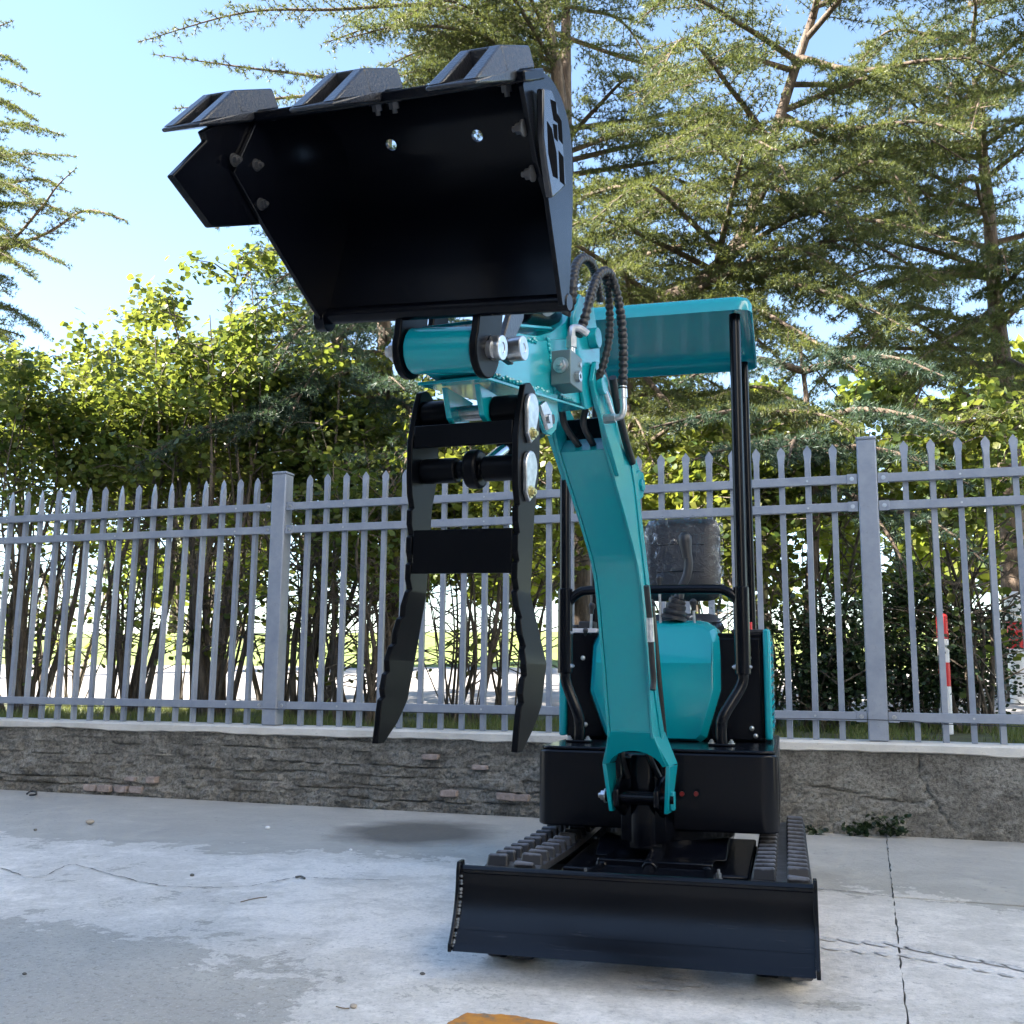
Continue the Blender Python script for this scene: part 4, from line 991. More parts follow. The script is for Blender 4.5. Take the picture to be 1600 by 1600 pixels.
# ---- housing: black front panels, teal sides with louvres, rear hood
b = MB(); b.box(-.376, .336, 1.10, 1.9, .541, .925); hs = mp('housing', b, BLACK, .004)
b = MB(); b.box(-.376, -.24, 1.085, 1.0985, .548, .922); part('front_panel', b, BLACK, hs, None, .003)
b = MB(); b.box(.15, .325, 1.085, 1.0985, .548, .905); part('front_panel', b, BLACK, hs, None, .003)
b = MB(); b.box(-.376, -.262, 1.078, 1.14, .9255, .942); part('trim_lip', b, mat('painted_sky_sheen', (0.55, 0.56, 0.62), 0.4), hs, None, .003)  # pale grey colour stands for the sky reflected on the lip
b = MB(); b.box(.3365, .362, 1.06, 1.9, .55, .938); sp = part('side_panel', b, TEAL, hs, None, .008)
for k in range(12):
    b = MB(); z = .60 + k * .026; b.obox((.3645, 1.30, z), (.004, 0, .005), (0, .20, 0), (-.001, 0, .006)); part('louvre', b, TEAL, sp)
b = MB(); b.box(-.402, -.3765, 1.06, 1.9, .55, .925); part('side_panel', b, TEAL, hs, None, .008)
for px, py in ((911, 1028), (915, 1132), (1170, 1028), (1175, 1138), (1181, 1150)):
    p = FM.y(px, py, 1.085); nb = MB(); nb.sphere((p.x, 1.083, p.z), .009, 12, 8, (1, .6, 1)); part('screw', nb, STEEL, hs)
b = MB(); b.box(.225, .34, 1.10, 1.26, .9255, .938); pan = mp('switch_panel', b, PLASTIC, .003)
p = FM.y(1170, 978, 1.18); b = MB(); b.cyl((p.x, 1.18, .938), (p.x, 1.18, .968), .0125, 16); part('stop_button', b, REDP, pan, None, .002)
b = MB(); b.box(-.345, -.285, 1.15, 1.22, .942, .972); b.cyl((-.36, 1.18, .942), (-.36, 1.18, .96), .014, 12); mp('switch_box', b, PLASTIC, .004)

# ---- canopy posts, guard rail, canopy
YP = .85
def post(s):
    xf, xt = (-.282, -.3355) if s < 0 else (.200, .2735)
    yf = .833 if s < 0 else .818
    b = MB(); b.tube(bez([(xf, yf, .541), (xf, yf, .60), (xf + (xt - xf) * .12, yf, .64), (xf + (xt - xf) * .88, YP, .735), (xt, YP, .79), (xt, YP, .86)], 6), .0185, 16)
    po = mp('canopy_post', b, BLACK)
    b = MB(); b.tube([(xt, YP, .775), (xt, YP, 1.07)], .026, 18); part('sleeve', b, BLACK, po, None, .003)
    b = MB(); b.tube([(xt, YP, 1.06), (xt, YP, 2.035)], .0195, 18); part('upper_tube', b, BLACK, po)
    b = MB(); b.box(xf - .042, xf + .042, yf - .03, yf + .03, .5405, .549); fp = part('base_plate', b, BLACK, po, None, .003)
    for dx in (-1, 1):
        nb = MB(); bolt(nb, (xf + dx * .032, yf - .012, .549), (0, 0, 1), .008, .009); part('bolt', nb, STEEL, po)
    for z in (.80, .79 + .0):
        pass
    nb = MB(); bolt(nb, (xt + (.022 if s < 0 else -.024), YP - .005, .80), (1 if s < 0 else -1, 0, 0), .007, .008); part('bolt', nb, STEEL, po)
    nb = MB(); bolt(nb, (xt + .022, YP - .005, .915 if s < 0 else .80), (1, 0, 0), .006, .006); part('bolt', nb, STEEL, po)
    b = MB(); b.tube([(xt + .018 * s * .3 + .012, 1.42, .93), (xt + .012, 1.42, 2.03)], .016, 12); mp('rear_post', b, BLACK)
post(-1); post(1)
xl, xr = -.3355, .2735
gr = bez([(xl + .002, YP, .97), (xl + .012, YP, 1.02), (xl + .055, YP, 1.058), (xl + .12, YP, 1.064), (-.03, YP, 1.064), (xr - .12, YP, 1.064), (xr - .055, YP, 1.058), (xr - .012, YP, 1.02), (xr - .002, YP, .97)], 8)
b = MB(); b.tube(gr, .0165, 14); mp('guard_rail', b, BLACK)
# canopy: shallow upside-down tray with rounded corners
def tray(x0, x1, y0, y1, zt, h, r, th):
    b = MB(); rings = []
    for off, z, rr in ((0, zt - h, r), (0, zt - .028, r), (.008, zt - .010, r), (.028, zt, r)):
        rings.append([(x, y, z) for x, y in rrect(x0 + off, x1 - off, y0 + off, y1 - off, max(.01, rr - off * .6), 6)])
    inn = []
    for off, z, rr in ((.028, zt - th, r), (.010, zt - .012 - th, r), (th, zt - .03, r), (th, zt - h, r)):
        inn.append([(x, y, z) for x, y in rrect(x0 + off, x1 - off, y0 + off, y1 - off, max(.01, rr - off * .6), 6)])
    al = rings + inn; m_ = len(al[0]); vs = [p for r_ in al for p in r_]
    fs = [(i * m_ + k, i * m_ + (k + 1) % m_, (i + 1) * m_ + (k + 1) % m_, (i + 1) * m_ + k) for i in range(len(al) - 1) if i != 3 for k in range(m_)]
    fs.append(tuple(range(3 * m_, 4 * m_))); fs.append(tuple(range(5 * m_ - 1, 4 * m_ - 1, -1)))
    e = (len(al) - 1) * m_
    fs += [(k, (k + 1) % m_, e + (k + 1) % m_, e + k) for k in range(m_)]
    return b.add(vs, fs)
b = tray(-.40, .335, .775, 1.53, 2.085, .058, .05, .006); can = mp('canopy', b, TEAL, 0.0, ang=50)
# pressed panel step in the underside
b = MB(); b.box(-.33, .265, .84, 1.47, 2.070, 2.078); part('underside_panel', b, TEAL, can, None, .006)

# ---- seat, film cover
def cushion(w, h, d, r=.05, n=4):
    b = MB(); NX, NZ = 14, 14; vs = []; 
    for side in (0, 1):
        for j in range(NZ + 1):
            for i in range(NX + 1):
                u_, v_ = 2 * i / NX - 1, 2 * j / NZ - 1
                k = 8.0; e = (abs(u_) ** k + abs(v_) ** k) ** (1 / k); m2 = max(abs(u_), abs(v_), 1e-6); f = m2 / max(e, 1e-6)
                x, z = u_ * f * w / 2, v_ * f * h / 2
                y = d / 2 * (1 - max(abs(u_), abs(v_)) ** 6) ** .5 if max(abs(u_), abs(v_)) < 1 else 0
                vs.append((x, -y if side == 0 else y, z))
    n1 = (NX + 1) * (NZ + 1); fs = []
    for side in (0, 1):
        for j in range(NZ):
            for i in range(NX):
                a = side * n1 + j * (NX + 1) + i; q_ = (a, a + 1, a + NX + 2, a + NX + 1); fs.append(q_ if side == 0 else q_[::-1])
    return b.add(vs, fs)
SF = Matrix.Translation((.028, 1.37, 1.225)) @ Matrix.Rotation(R(-8), 4, 'X')
seat = mp('seat', cushion(.30, .335, .09), VINYL, fr=SF, ang=80)
for z in (-.06, .05):
    q = MB(); q.tube([(-.09, -.0445, z), (0, -.0455, z + .004), (.09, -.0445, z)], .003, 6); part('seam', q, VINYL, seat)
fm_ = cushion(.325, .365, .115); rg = random.Random(6)
fm_.v = [(x * (1 + .02 * mnoise.noise(Vector((x * 18, y * 30, z * 18)))), y * (1 + .14 * mnoise.noise(Vector((x * 22, 3, z * 15)))), z) for x, y, z in fm_.v]
part('plastic_cover', fm_, FILM, seat, ang=80)
mp('seat_cushion', cushion(.30, .26, .08), VINYL, fr=Matrix.Translation((.03, 1.47, .97)) @ Matrix.Rotation(R(86), 4, 'X'), ang=80)
fm2 = MB(); fm2.sphere((0, 0, 0), 1, 22, 14, (.075, .06, .045)); fm2.v = [(x * (1 + .35 * mnoise.noise(Vector((x * 40, y * 40, z * 40)))), y * (1 + .3 * mnoise.noise(Vector((x * 35 + 4, y * 40, z * 30)))), z * (1 + .5 * mnoise.noise(Vector((x * 45, y * 30 + 9, z * 40))))) for x, y, z in fm2.v]
p = FM.y(1108, 965, 1.15); mp('crumpled_film', fm2, FILM, fr=Matrix.Translation(p), ang=20)

# ---- levers
def lever(px, py, pb, r, y=1.08):
    k = FM.y(px, py, y); f = FM.y(*pb, y + .02)
    f = f + (f - k) * .15
    b = MB(); b.cyl(f, k, .0048, 10); lv = mp('lever', b, STEEL)
    d = (k - f).normalized()
    b = MB(); b.tube([k - d * r * 2.3, k - d * r * 1.0, k - d * r * .3, k + d * r * .5, k + d * r * .95], [r * .62, r * .72, r, r * .95, r * .45], 16); part('knob', b, PLASTIC, lv)
lever(1030, 905, (1032, 968), .0125); lever(1018, 942, (1019, 972), .0125); lever(1083, 941, (1085, 972), .013); lever(925, 947, (923, 985), .0125); lever(915, 985, (914, 1000), .01)
y_ = 1.12
bl = [FM.y(px, py, y_) for px, py in ((1052, 968), (1054, 958), (1056, 949), (1058, 940), (1060, 934))]
rad = [.050, .044, .038, .033, .028]
path = []; rr = []
for a, c_, ra, rc in zip(bl[:-1], bl[1:], rad[:-1], rad[1:]):
    path += [a, a.lerp(c_, .45), a.lerp(c_, .62)]; rr += [ra, ra * .98, ra * .80]
path.append(bl[-1]); rr.append(rad[-1])
b = MB(); b.tube(path, rr, 22); js = mp('joystick', b, PLASTIC, ang=25)
stem = bez([FM.y(px, py, y_) for px, py in ((1060, 936), (1065, 918), (1073, 900), (1076, 880), (1073, 858), (1070, 840))], 6)
b = MB(); b.tube(stem, [.019 - .003 * min(1, i / 6) for i in range(len(stem))], 16); part('stem', b, PLASTIC, js)
gp = [FM.y(px, py, y_) for px, py in ((1074, 872), (1072, 856), (1070.5, 846), (1070, 838), (1070, 832))]
b = MB(); b.tube(gp, [.0175, .0205, .025, .0245, .013], 18); part('grip', b, PLASTIC, js, ang=70)
# ================================================================== land behind the wall
def gz(y):
    return float(np.interp(y, [5.9, 8.6, 14, 24, 60, 160], [0.40, 0.44, 0.95, 1.9, 3.0, 5.0]))
def sheet(name, y0, y1, m, n=12, x0=-70, x1=60):
    vs = []; nx_ = 24
    for j in range(n + 1):
        y = y0 + (y1 - y0) * j / n
        for i in range(nx_ + 1): vs.append((x0 + (x1 - x0) * i / nx_, y, gz(y)))
    b = MB(); b.v = vs; b.f = [(j * (nx_ + 1) + i, j * (nx_ + 1) + i + 1, (j + 1) * (nx_ + 1) + i + 1, (j + 1) * (nx_ + 1) + i) for j in range(n) for i in range(nx_)]
    o = link(name, b.mesh(name, m), None); o['kind'] = 'structure'; return o
SOIL = mat('shady_soil', (0.06, 0.05, 0.035), 0.95); t_ = NT(SOIL); n_ = t_.noise(t_.pos(), 6, 6, 0.7)
t_.link(t_.ramp(n_, [(0.35, (0.035, 0.028, 0.02)), (0.55, (0.07, 0.075, 0.03)), (0.7, (0.10, 0.13, 0.04))]), t_.b.inputs['Base Color'])
LAWN = mat('lawn', (0.12, 0.17, 0.03), 0.9); t_ = NT(LAWN); n_ = t_.noise(t_.pos(), 0.8, 6, 0.7)
t_.link(t_.ramp(n_, [(0.35, (0.11, 0.15, 0.03)), (0.65, (0.2, 0.24, 0.06))]), t_.b.inputs['Base Color'])
PATHM = mat('pale_paving', (0.5, 0.47, 0.44), 0.85); t_ = NT(PATHM); n_ = t_.noise(t_.pos(), 2, 5, 0.6)
t_.link(t_.ramp(n_, [(0.35, (0.27, 0.25, 0.23)), (0.65, (0.36, 0.33, 0.31))]), t_.b.inputs['Base Color'])
sheet('verge', 5.93, 8.9, SOIL); sheet('path', 8.9, 13.6, PATHM); sheet('lawn', 13.6, 150, LAWN, 24)
# far ground beneath it all, out to the horizon
o = link('terrain', MB().add([(-900, 150, 4.7), (900, 150, 4.7), (900, 1500, 30), (-900, 1500, 30)], [(0, 1, 2, 3)]).mesh('terrain', LAWN, False)); o['kind'] = 'structure'
o = link('terrain', MB().add([(-900, -900, -0.12), (900, -900, -0.12), (900, 5.7, -0.12), (-900, 5.7, -0.12)], [(0, 1, 2, 3)]).mesh('terrain', DIRT, False)); o['kind'] = 'structure'

# ------------------------------------------------------------------ fast triangle meshes
def trimesh(name, V, Fc, m):
    me = bpy.data.meshes.new(name); V = np.asarray(V, np.float32); Fc = np.asarray(Fc, np.int32)
    me.vertices.add(len(V)); me.vertices.foreach_set('co', V.ravel())
    k = Fc.shape[1]
    me.loops.add(Fc.size); me.loops.foreach_set('vertex_index', Fc.ravel())
    me.polygons.add(len(Fc)); me.polygons.foreach_set('loop_start', np.arange(0, Fc.size, k, dtype=np.int32))
    me.update(calc_edges=True); me.materials.append(m); return me
RS = np.random.RandomState(17)
def unit(a): return a / np.maximum(np.linalg.norm(a, axis=-1, keepdims=True), 1e-9)
CAMN = np.array([0, 0, H]); Rn, Un, Fn = np.array(RT), np.array(UP), np.array(FWD)
def inview(P, m=1.25):
    d = P - CAMN; z = d @ Fn; x = d @ Rn * F / np.maximum(z, .01); y = d @ Un * F / np.maximum(z, .01)
    return (z > .5) & (np.abs(x) < 800 * m) & (np.abs(y) < 800 * m)

# ------------------------------------------------------------------ cedars
class Cedar:
    def __init__(s): s.C = []; s.A = []; s.wood = MB()
    def twig(s, P, D, L, droop, spacing=0.040):
        """rosettes along many straight twigs at once: P, D (n,3), L (n,)"""
        for p, d, l in zip(P, D, L):
            n = max(2, int(l / spacing)); t = (np.arange(n) + .5) / n
            c = p + d * (t * l)[:, None]; c[:, 2] -= droop * (t * l) ** 2
            s.C.append(c); s.A.append(np.repeat(d[None], n, 0))
    def bough(s, pts, width, rg, dens=1.0, r0=0.03, droop=0.18, spacing=0.042):
        path = np.array([tuple(p) for p in bez(pts, 8)])
        seg = np.linalg.norm(np.diff(path, axis=0), axis=1); cum = np.concatenate([[0], np.cumsum(seg)]); T = cum[-1]
        s.wood.tube([Vector(p) for p in path], [max(.004, r0 * (1 - .85 * i / (len(path) - 1))) for i in range(len(path))], 6)
        n = int(T / 0.060 * dens)
        for k in range(n):
            q = (k + rg.rand()) / n; d = q * T
            i = min(len(seg) - 1, np.searchsorted(cum, d) - 1 if d > 0 else 0); i = max(i, 0)
            f = (d - cum[i]) / max(seg[i], 1e-6); p = path[i] + (path[i + 1] - path[i]) * f
            t = unit(path[i + 1] - path[i]); side = unit(np.cross(t, [0, 0, 1.0])) * (1 if k % 2 else -1)
            w = width * (1 - q) ** .6 * min(1, .35 + 2.0 * q) * (.55 + .6 * rg.rand())
            if q < .12 and rg.rand() < .6: continue
            dr = unit(side * (.75 + .3 * rg.rand()) + t * (.55 + .3 * rg.rand()) + np.array([0, 0, rg.uniform(-.55, .30)]))
            s.twig([p], [dr], [w], droop, spacing)
            e = p + dr * w; e[2] -= droop * w * w
            s.wood.tube([Vector(p), Vector(p + dr * w * .5 - np.array([0, 0, droop * w * w * .25])), Vector(e)], [.006, .004, .002], 3, False)
            m2 = int(w / .05)                                     # side shoots
            if m2 > 0:
                tt = (np.arange(m2) + rg.rand(m2)) / m2; sg = np.where(np.arange(m2) % 2 == 0, 1, -1)
                b = p + dr * (tt * w)[:, None]; b[:, 2] -= droop * (tt * w) ** 2
                l2 = np.cross(dr, [0, 0, 1.0]); D2 = unit(dr * .75 + l2 * sg[:, None] * .8 + rg.uniform(-.3, .3, (m2, 3)) * [1, 1, .9] + [0, 0, -.12])
                s.twig(b, D2, (.07 + .16 * rg.rand(m2)) * (1.1 - .6 * tt) * (.6 + w), .3, spacing)
    def build(s, root, m, k=9, ln=0.042, w=0.0033, cull=1.3):
        C = np.concatenate(s.C); A = np.concatenate(s.A)
        ok = inview(C, cull); C, A = C[ok], A[ok]
        n = len(C); 
        dist = np.linalg.norm(C - CAMN, axis=1)
        C = np.repeat(C, k, 0); A = np.repeat(A, k, 0); N = len(C)
        r = RS.normal(size=(N, 3)); r -= A * (r * A).sum(1, keepdims=True); r = unit(r)
        D = unit(A * RS.uniform(.15, 1.0, (N, 1)) + r * RS.uniform(.5, 1.0, (N, 1)) + [0, 0, .18])
        Ln = ln * RS.uniform(.65, 1.25, (N, 1)); S = unit(np.cross(D, RS.normal(size=(N, 3)))) * w * RS.uniform(.7, 1.3, (N, 1))
        V = np.empty((N, 3, 3)); V[:, 0] = C - S; V[:, 1] = C + S; V[:, 2] = C + D * Ln
        me = trimesh('crown', V.reshape(-1, 3), np.arange(N * 3).reshape(-1, 3), m)
        o = link('crown', me, root); o.matrix_local = Matrix.Translation(-root.location)
        s.n = N; return o
def wp(px, py, y): return FW.y(px, py, y)
ALLTREES = []
def cedar_tree(label, base, trunk, r0, boughs, m, auto=None, seed=1, extra_trunks=(), k=12, ln=.050, bark=None, group='cedars beyond the fence', cullm=1.18):
    rg = np.random.RandomState(seed)
    root = empty('cedar_tree', base); tag(root, label, 'tree', group)
    c = Cedar()
    tb = MB(); tp = bez([base] + list(trunk), 8)
    tb.tube(tp, [r0 * (1 - .8 * i / (len(tp) - 1)) for i in range(len(tp))], 12)
    for et, er in extra_trunks:
        ep = bez(et, 8); tb.tube(ep, [er * (1 - .7 * i / (len(ep) - 1)) for i in range(len(ep))], 10)
    o = part('trunk', tb, bark or BARK, root, Matrix.Translation(-Vector(base)), ang=80)
    for pts, wd, dn in boughs: c.bough(pts, wd, rg, dn)
    if auto:
        paths = [tp] + [bez(e[0], 8) for e in extra_trunks]
        for (n, z0, z1, l0, l1, wd, az0, az1) in auto:
            for i in range(n):
                z = z0 + (z1 - z0) * (i + rg.rand()) / n
                pth = paths[rg.randint(len(paths))]
                p = min(pth, key=lambda q: abs(q.z - z)); p = Vector((p.x, p.y, z))
                a = R(rg.uniform(az0, az1)); L = (l0 + (l1 - l0) * (z - z0) / max(z1 - z0, .01)) * rg.uniform(.7, 1.15)
                d = Vector((math.sin(a), math.cos(a), 0)); up = rg.uniform(.02, .32)
                pts = [p, p + d * L * .35 + Vector((0, 0, up * L * .35)), p + d * L * .7 + Vector((0, 0, up * L * .5)), p + d * L + Vector((rg.uniform(-.2, .2), rg.uniform(-.2, .2), up * L * .25 - rg.uniform(.08, .32) * L))]
                c.bough(pts, wd * rg.uniform(.7, 1.2), rg)
    cr = c.build(root, m, k, ln, cull=cullm)
    if c.wood.v: part('limbs', c.wood, bark or BARK, root, Matrix.Translation(-Vector(base)), ang=80)
    ALLTREES.append((label, c.n))
    return root
def B3(pts): return [wp(*p) for p in pts]
# central cedar: twin stems rising to the right of the bucket
bA = wp(905, 1118, 9.8)
cedar_tree('tall cedar with twin reddish stems rising right behind the black bucket', bA,
    B3([(898, 700, 9.8), (885, 420, 9.7), (878, 200, 9.7), (862, 60, 9.6), (835, -80, 9.6)]), .15,
    [(B3([(880, 240, 9.6), (1000, 200, 9.0), (1120, 190, 8.6), (1210, 210, 8.3)]), .75, 1.0),
     (B3([(885, 430, 9.6), (1000, 400, 8.8), (1090, 380, 8.4), (1160, 400, 8.2)]), .7, 1.0),
     (B3([(870, 150, 9.6), (760, 60, 9.0), (640, 40, 8.6), (540, 60, 8.4)]), .75, 1.0),
     (B3([(860, 60, 9.6), (700, 10, 9.0), (520, 15, 8.6), (380, 20, 8.3), (215, 66, 8.0)]), .42, 1.0),
     (B3([(868, 170, 9.6), (700, 150, 9.0), (500, 120, 8.6), (380, 105, 8.4), (240, 85, 8.2)]), .30, 1.0),
     (B3([(870, 190, 9.6), (620, 150, 9.2), (480, 150, 9.0), (330, 165, 8.9), (270, 170, 8.8)]), .35, 1.0),
     (B3([(885, 330, 9.6), (930, 300, 8.8), (1010, 290, 8.3), (1060, 320, 8.1)]), .6, 1.0)],
    NEEDLE, [(24, 4.0, 9.0, 2.0, 2.3, .8, 20, 240), (22, 5.2, 9.4, 1.9, 2.5, .8, 215, 330), (7, 3.0, 5.0, 1.6, 1.8, .7, 60, 180)], 5,
    [(B3([(892, 420, 9.7), (884, 250, 9.8), (884, 60, 9.9), (886, -90, 9.9)]), .10)])
# leaning cedar whose dark stem crosses to the upper right
bB = wp(960, 1118, 8.8)
cedar_tree('leaning cedar whose dark stem slants up right above the teal canopy', bB,
    B3([(965, 700, 8.8), (985, 540, 8.8), (1035, 475, 8.8), (1092, 445, 8.8), (1160, 370, 8.9), (1192, 270, 8.9), (1235, 130, 9.0), (1275, 10, 9.0), (1300, -90, 9.0)]), .115,
    [(B3([(1250, 90, 9.0), (1340, 110, 8.6), (1440, 95, 8.3), (1530, 90, 8.1)]), .6, 1.0),
     (B3([(1215, 190, 8.9), (1330, 200, 8.5), (1440, 190, 8.2), (1520, 215, 8.0)]), .55, 1.0),
     (B3([(1240, 110, 9.0), (1150, 90, 8.6), (1060, 120, 8.3), (980, 150, 8.1)]), .65, 1.0),
     (B3([(1190, 280, 8.9), (1280, 330, 8.4), (1400, 350, 8.0), (1500, 380, 7.8)]), .55, .9),
     (B3([(1190, 270, 8.9), (1100, 290, 8.5), (1010, 330, 8.2), (950, 370, 8.0)]), .6, 1.0),
     (B3([(1130, 410, 8.8), (1230, 440, 8.3), (1330, 470, 8.0), (1430, 520, 7.7)]), .65, 1.0),
     (B3([(1060, 460, 8.8), (1150, 470, 8.3), (1250, 520, 7.9), (1340, 580, 7.6)]), .6, 1.0),
     (B3([(985, 560, 8.8), (1060, 640, 8.0), (1180, 640, 7.4), (1290, 650, 7.1), (1345, 690, 7.0)]), .5, 1.1),
     (B3([(975, 620, 8.8), (1000, 690, 8.0), (1060, 660, 7.4), (1120, 640, 7.1)]), .4, 1.0),
     (B3([(968, 700, 8.8), (1000, 760, 8.4), (1060, 735, 8.2), (1150, 690, 8.0), (1230, 660, 7.8)]), .4, .8)],
    NEEDLE, [(25, 3.8, 8.2, 2.0, 2.1, .75, 30, 230), (19, 2.6, 4.6, 1.9, 1.9, .65, 40, 220)], 6)
# cedar at the right edge
bC = wp(1592, 1125, 10.4)
cedar_tree('cedar with bare lower trunk at the right edge of the picture', bC,
    B3([(1580, 800, 10.4), (1572, 620, 10.4), (1556, 480, 10.4), (1545, 330, 10.4), (1530, 190, 10.4), (1522, 120, 10.4)]), .12,
    [(B3([(1545, 330, 10.4), (1440, 330, 9.8), (1350, 340, 9.5), (1280, 360, 9.3)]), .7, 1.0),
     (B3([(1550, 420, 10.4), (1450, 430, 9.6), (1370, 450, 9.2), (1300, 500, 9.0)]), .7, 1.0),
     (B3([(1556, 480, 10.4), (1500, 520, 9.4), (1440, 560, 8.9), (1400, 600, 8.6)]), .65, 1.0),
     (B3([(1535, 230, 10.4), (1600, 190, 9.8), (1660, 200, 9.4)]), .6, 1.0),
     (B3([(1535, 230, 10.4), (1460, 240, 9.9), (1400, 280, 9.6)]), .55, 1.0),
     (B3([(1570, 560, 10.4), (1640, 600, 9.0), (1600, 640, 8.2), (1500, 660, 7.6), (1400, 665, 7.2)]), .55, 1.1),
     (B3([(1560, 500, 10.4), (1620, 460, 9.6), (1680, 460, 9.2)]), .7, 1.0)],
    NEEDLE, [(28, 2.8, 7.0, 2.4, 1.4, .75, 110, 310), (6, 4.2, 7.5, 2.0, 1.2, .6, -60, 100)], 7)
# shaded bluish cedar behind the clamp fork, low boughs sweeping left over the hedge
bE = wp(612, 1118, 8.4)
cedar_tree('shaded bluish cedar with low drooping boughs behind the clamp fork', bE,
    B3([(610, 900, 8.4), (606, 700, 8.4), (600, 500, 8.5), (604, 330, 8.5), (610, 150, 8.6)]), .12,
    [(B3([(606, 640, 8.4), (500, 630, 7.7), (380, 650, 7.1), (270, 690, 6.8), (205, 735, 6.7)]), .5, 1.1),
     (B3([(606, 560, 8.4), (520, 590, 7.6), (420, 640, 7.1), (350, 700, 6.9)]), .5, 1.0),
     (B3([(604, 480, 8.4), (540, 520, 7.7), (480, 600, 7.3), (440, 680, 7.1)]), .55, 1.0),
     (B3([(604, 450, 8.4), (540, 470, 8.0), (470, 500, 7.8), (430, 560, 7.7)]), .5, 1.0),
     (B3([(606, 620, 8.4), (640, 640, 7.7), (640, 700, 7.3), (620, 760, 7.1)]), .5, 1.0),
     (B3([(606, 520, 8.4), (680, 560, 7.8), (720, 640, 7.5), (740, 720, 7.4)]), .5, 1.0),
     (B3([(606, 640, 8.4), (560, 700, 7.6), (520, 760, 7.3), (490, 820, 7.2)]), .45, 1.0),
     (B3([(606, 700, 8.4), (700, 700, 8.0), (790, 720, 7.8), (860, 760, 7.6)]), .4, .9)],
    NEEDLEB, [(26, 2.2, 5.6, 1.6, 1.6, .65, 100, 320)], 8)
# low shaded cedar right of the canopy post, its boughs lying over the fence tops
bG = wp(1262, 1120, 7.9)
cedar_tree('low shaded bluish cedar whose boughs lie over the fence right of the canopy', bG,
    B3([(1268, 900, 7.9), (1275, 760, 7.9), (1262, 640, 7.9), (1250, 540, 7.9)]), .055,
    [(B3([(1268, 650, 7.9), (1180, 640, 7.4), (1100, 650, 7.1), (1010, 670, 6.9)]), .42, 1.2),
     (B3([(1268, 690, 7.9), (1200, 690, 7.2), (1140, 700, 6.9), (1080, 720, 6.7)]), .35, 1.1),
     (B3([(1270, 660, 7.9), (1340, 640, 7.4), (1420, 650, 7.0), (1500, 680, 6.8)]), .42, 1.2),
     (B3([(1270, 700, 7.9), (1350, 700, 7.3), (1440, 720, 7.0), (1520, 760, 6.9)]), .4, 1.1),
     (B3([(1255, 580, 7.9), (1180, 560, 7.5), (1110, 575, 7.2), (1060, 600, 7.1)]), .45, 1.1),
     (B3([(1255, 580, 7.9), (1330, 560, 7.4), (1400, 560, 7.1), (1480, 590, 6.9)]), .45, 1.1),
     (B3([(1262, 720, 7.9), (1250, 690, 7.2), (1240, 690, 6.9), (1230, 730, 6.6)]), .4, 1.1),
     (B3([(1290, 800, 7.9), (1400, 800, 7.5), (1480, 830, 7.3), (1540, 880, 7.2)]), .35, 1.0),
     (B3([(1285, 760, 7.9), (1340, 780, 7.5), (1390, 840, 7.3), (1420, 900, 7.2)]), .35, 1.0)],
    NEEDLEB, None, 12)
# cedar entering from the left edge
bD = wp(-110, 1108, 11.0)
cedar_tree('sunlit cedar reaching in from the left edge above the hedge', bD,
    B3([(-110, 700, 11.0), (-95, 400, 11.0), (-85, 150, 11.0), (-60, 20, 11.0)]), .14,
    [(B3([(-85, 150, 11), (-30, 120, 10.6), (20, 130, 10.4), (62, 150, 10.3)]), .35, 1.0),
     (B3([(-70, 60, 11), (-30, 50, 10.8), (0, 40, 10.7), (22, 32, 10.6)]), .2, 1.0),
     (B3([(-90, 240, 11), (-20, 200, 10.5), (40, 195, 10.2), (100, 212, 10.0)]), .45, 1.0),
     (B3([(-85, 100, 11), (-40, 85, 10.6), (0, 85, 10.4), (40, 108, 10.3)]), .4, 1.2),
     (B3([(-88, 190, 11), (-40, 160, 10.6), (10, 160, 10.4), (60, 190, 10.3)]), .45, 1.2),
     (B3([(-90, 230, 11), (-50, 230, 10.2), (0, 240, 9.8), (50, 268, 9.7)]), .5, 1.2),
     (B3([(-92, 330, 11), (-50, 310, 10.3), (0, 350, 9.9), (40, 390, 9.8)]), .55, 1.2),
     (B3([(-95, 400, 11), (-50, 380, 10.3), (10, 400, 9.9), (60, 440, 9.8)]), .55, 1.2),
     (B3([(-92, 360, 11), (-20, 300, 10.3), (60, 280, 10.0), (110, 300, 9.9)]), .4, 1.1),
     (B3([(-90, 300, 11), (-10, 250, 10.4), (50, 240, 10.1), (120, 245, 10.0)]), .4, 1.0),
     (B3([(-95, 340, 11), (0, 320, 10.3), (70, 320, 10.0), (130, 345, 9.8)]), .45, 1.0),
     (B3([(-95, 430, 11), (0, 390, 10.2), (60, 330, 9.9), (90, 290, 9.8), (120, 262, 9.7)]), .3, 1.0),
     (B3([(-95, 420, 11), (60, 370, 10.2), (130, 330, 9.9), (190, 342, 9.8), (200, 352, 9.8)]), .3, 1.0),
     (B3([(-95, 380, 11), (-10, 370, 10.2), (60, 390, 9.9), (110, 420, 9.8)]), .45, 1.0),
     (B3([(-95, 280, 11), (-40, 280, 10.0), (20, 290, 9.6), (55, 320, 9.4)]), .5, 1.0)],
    NEEDLE, [(34, 3.6, 8.8, 2.0, 1.0, .65, 50, 200)], 9)

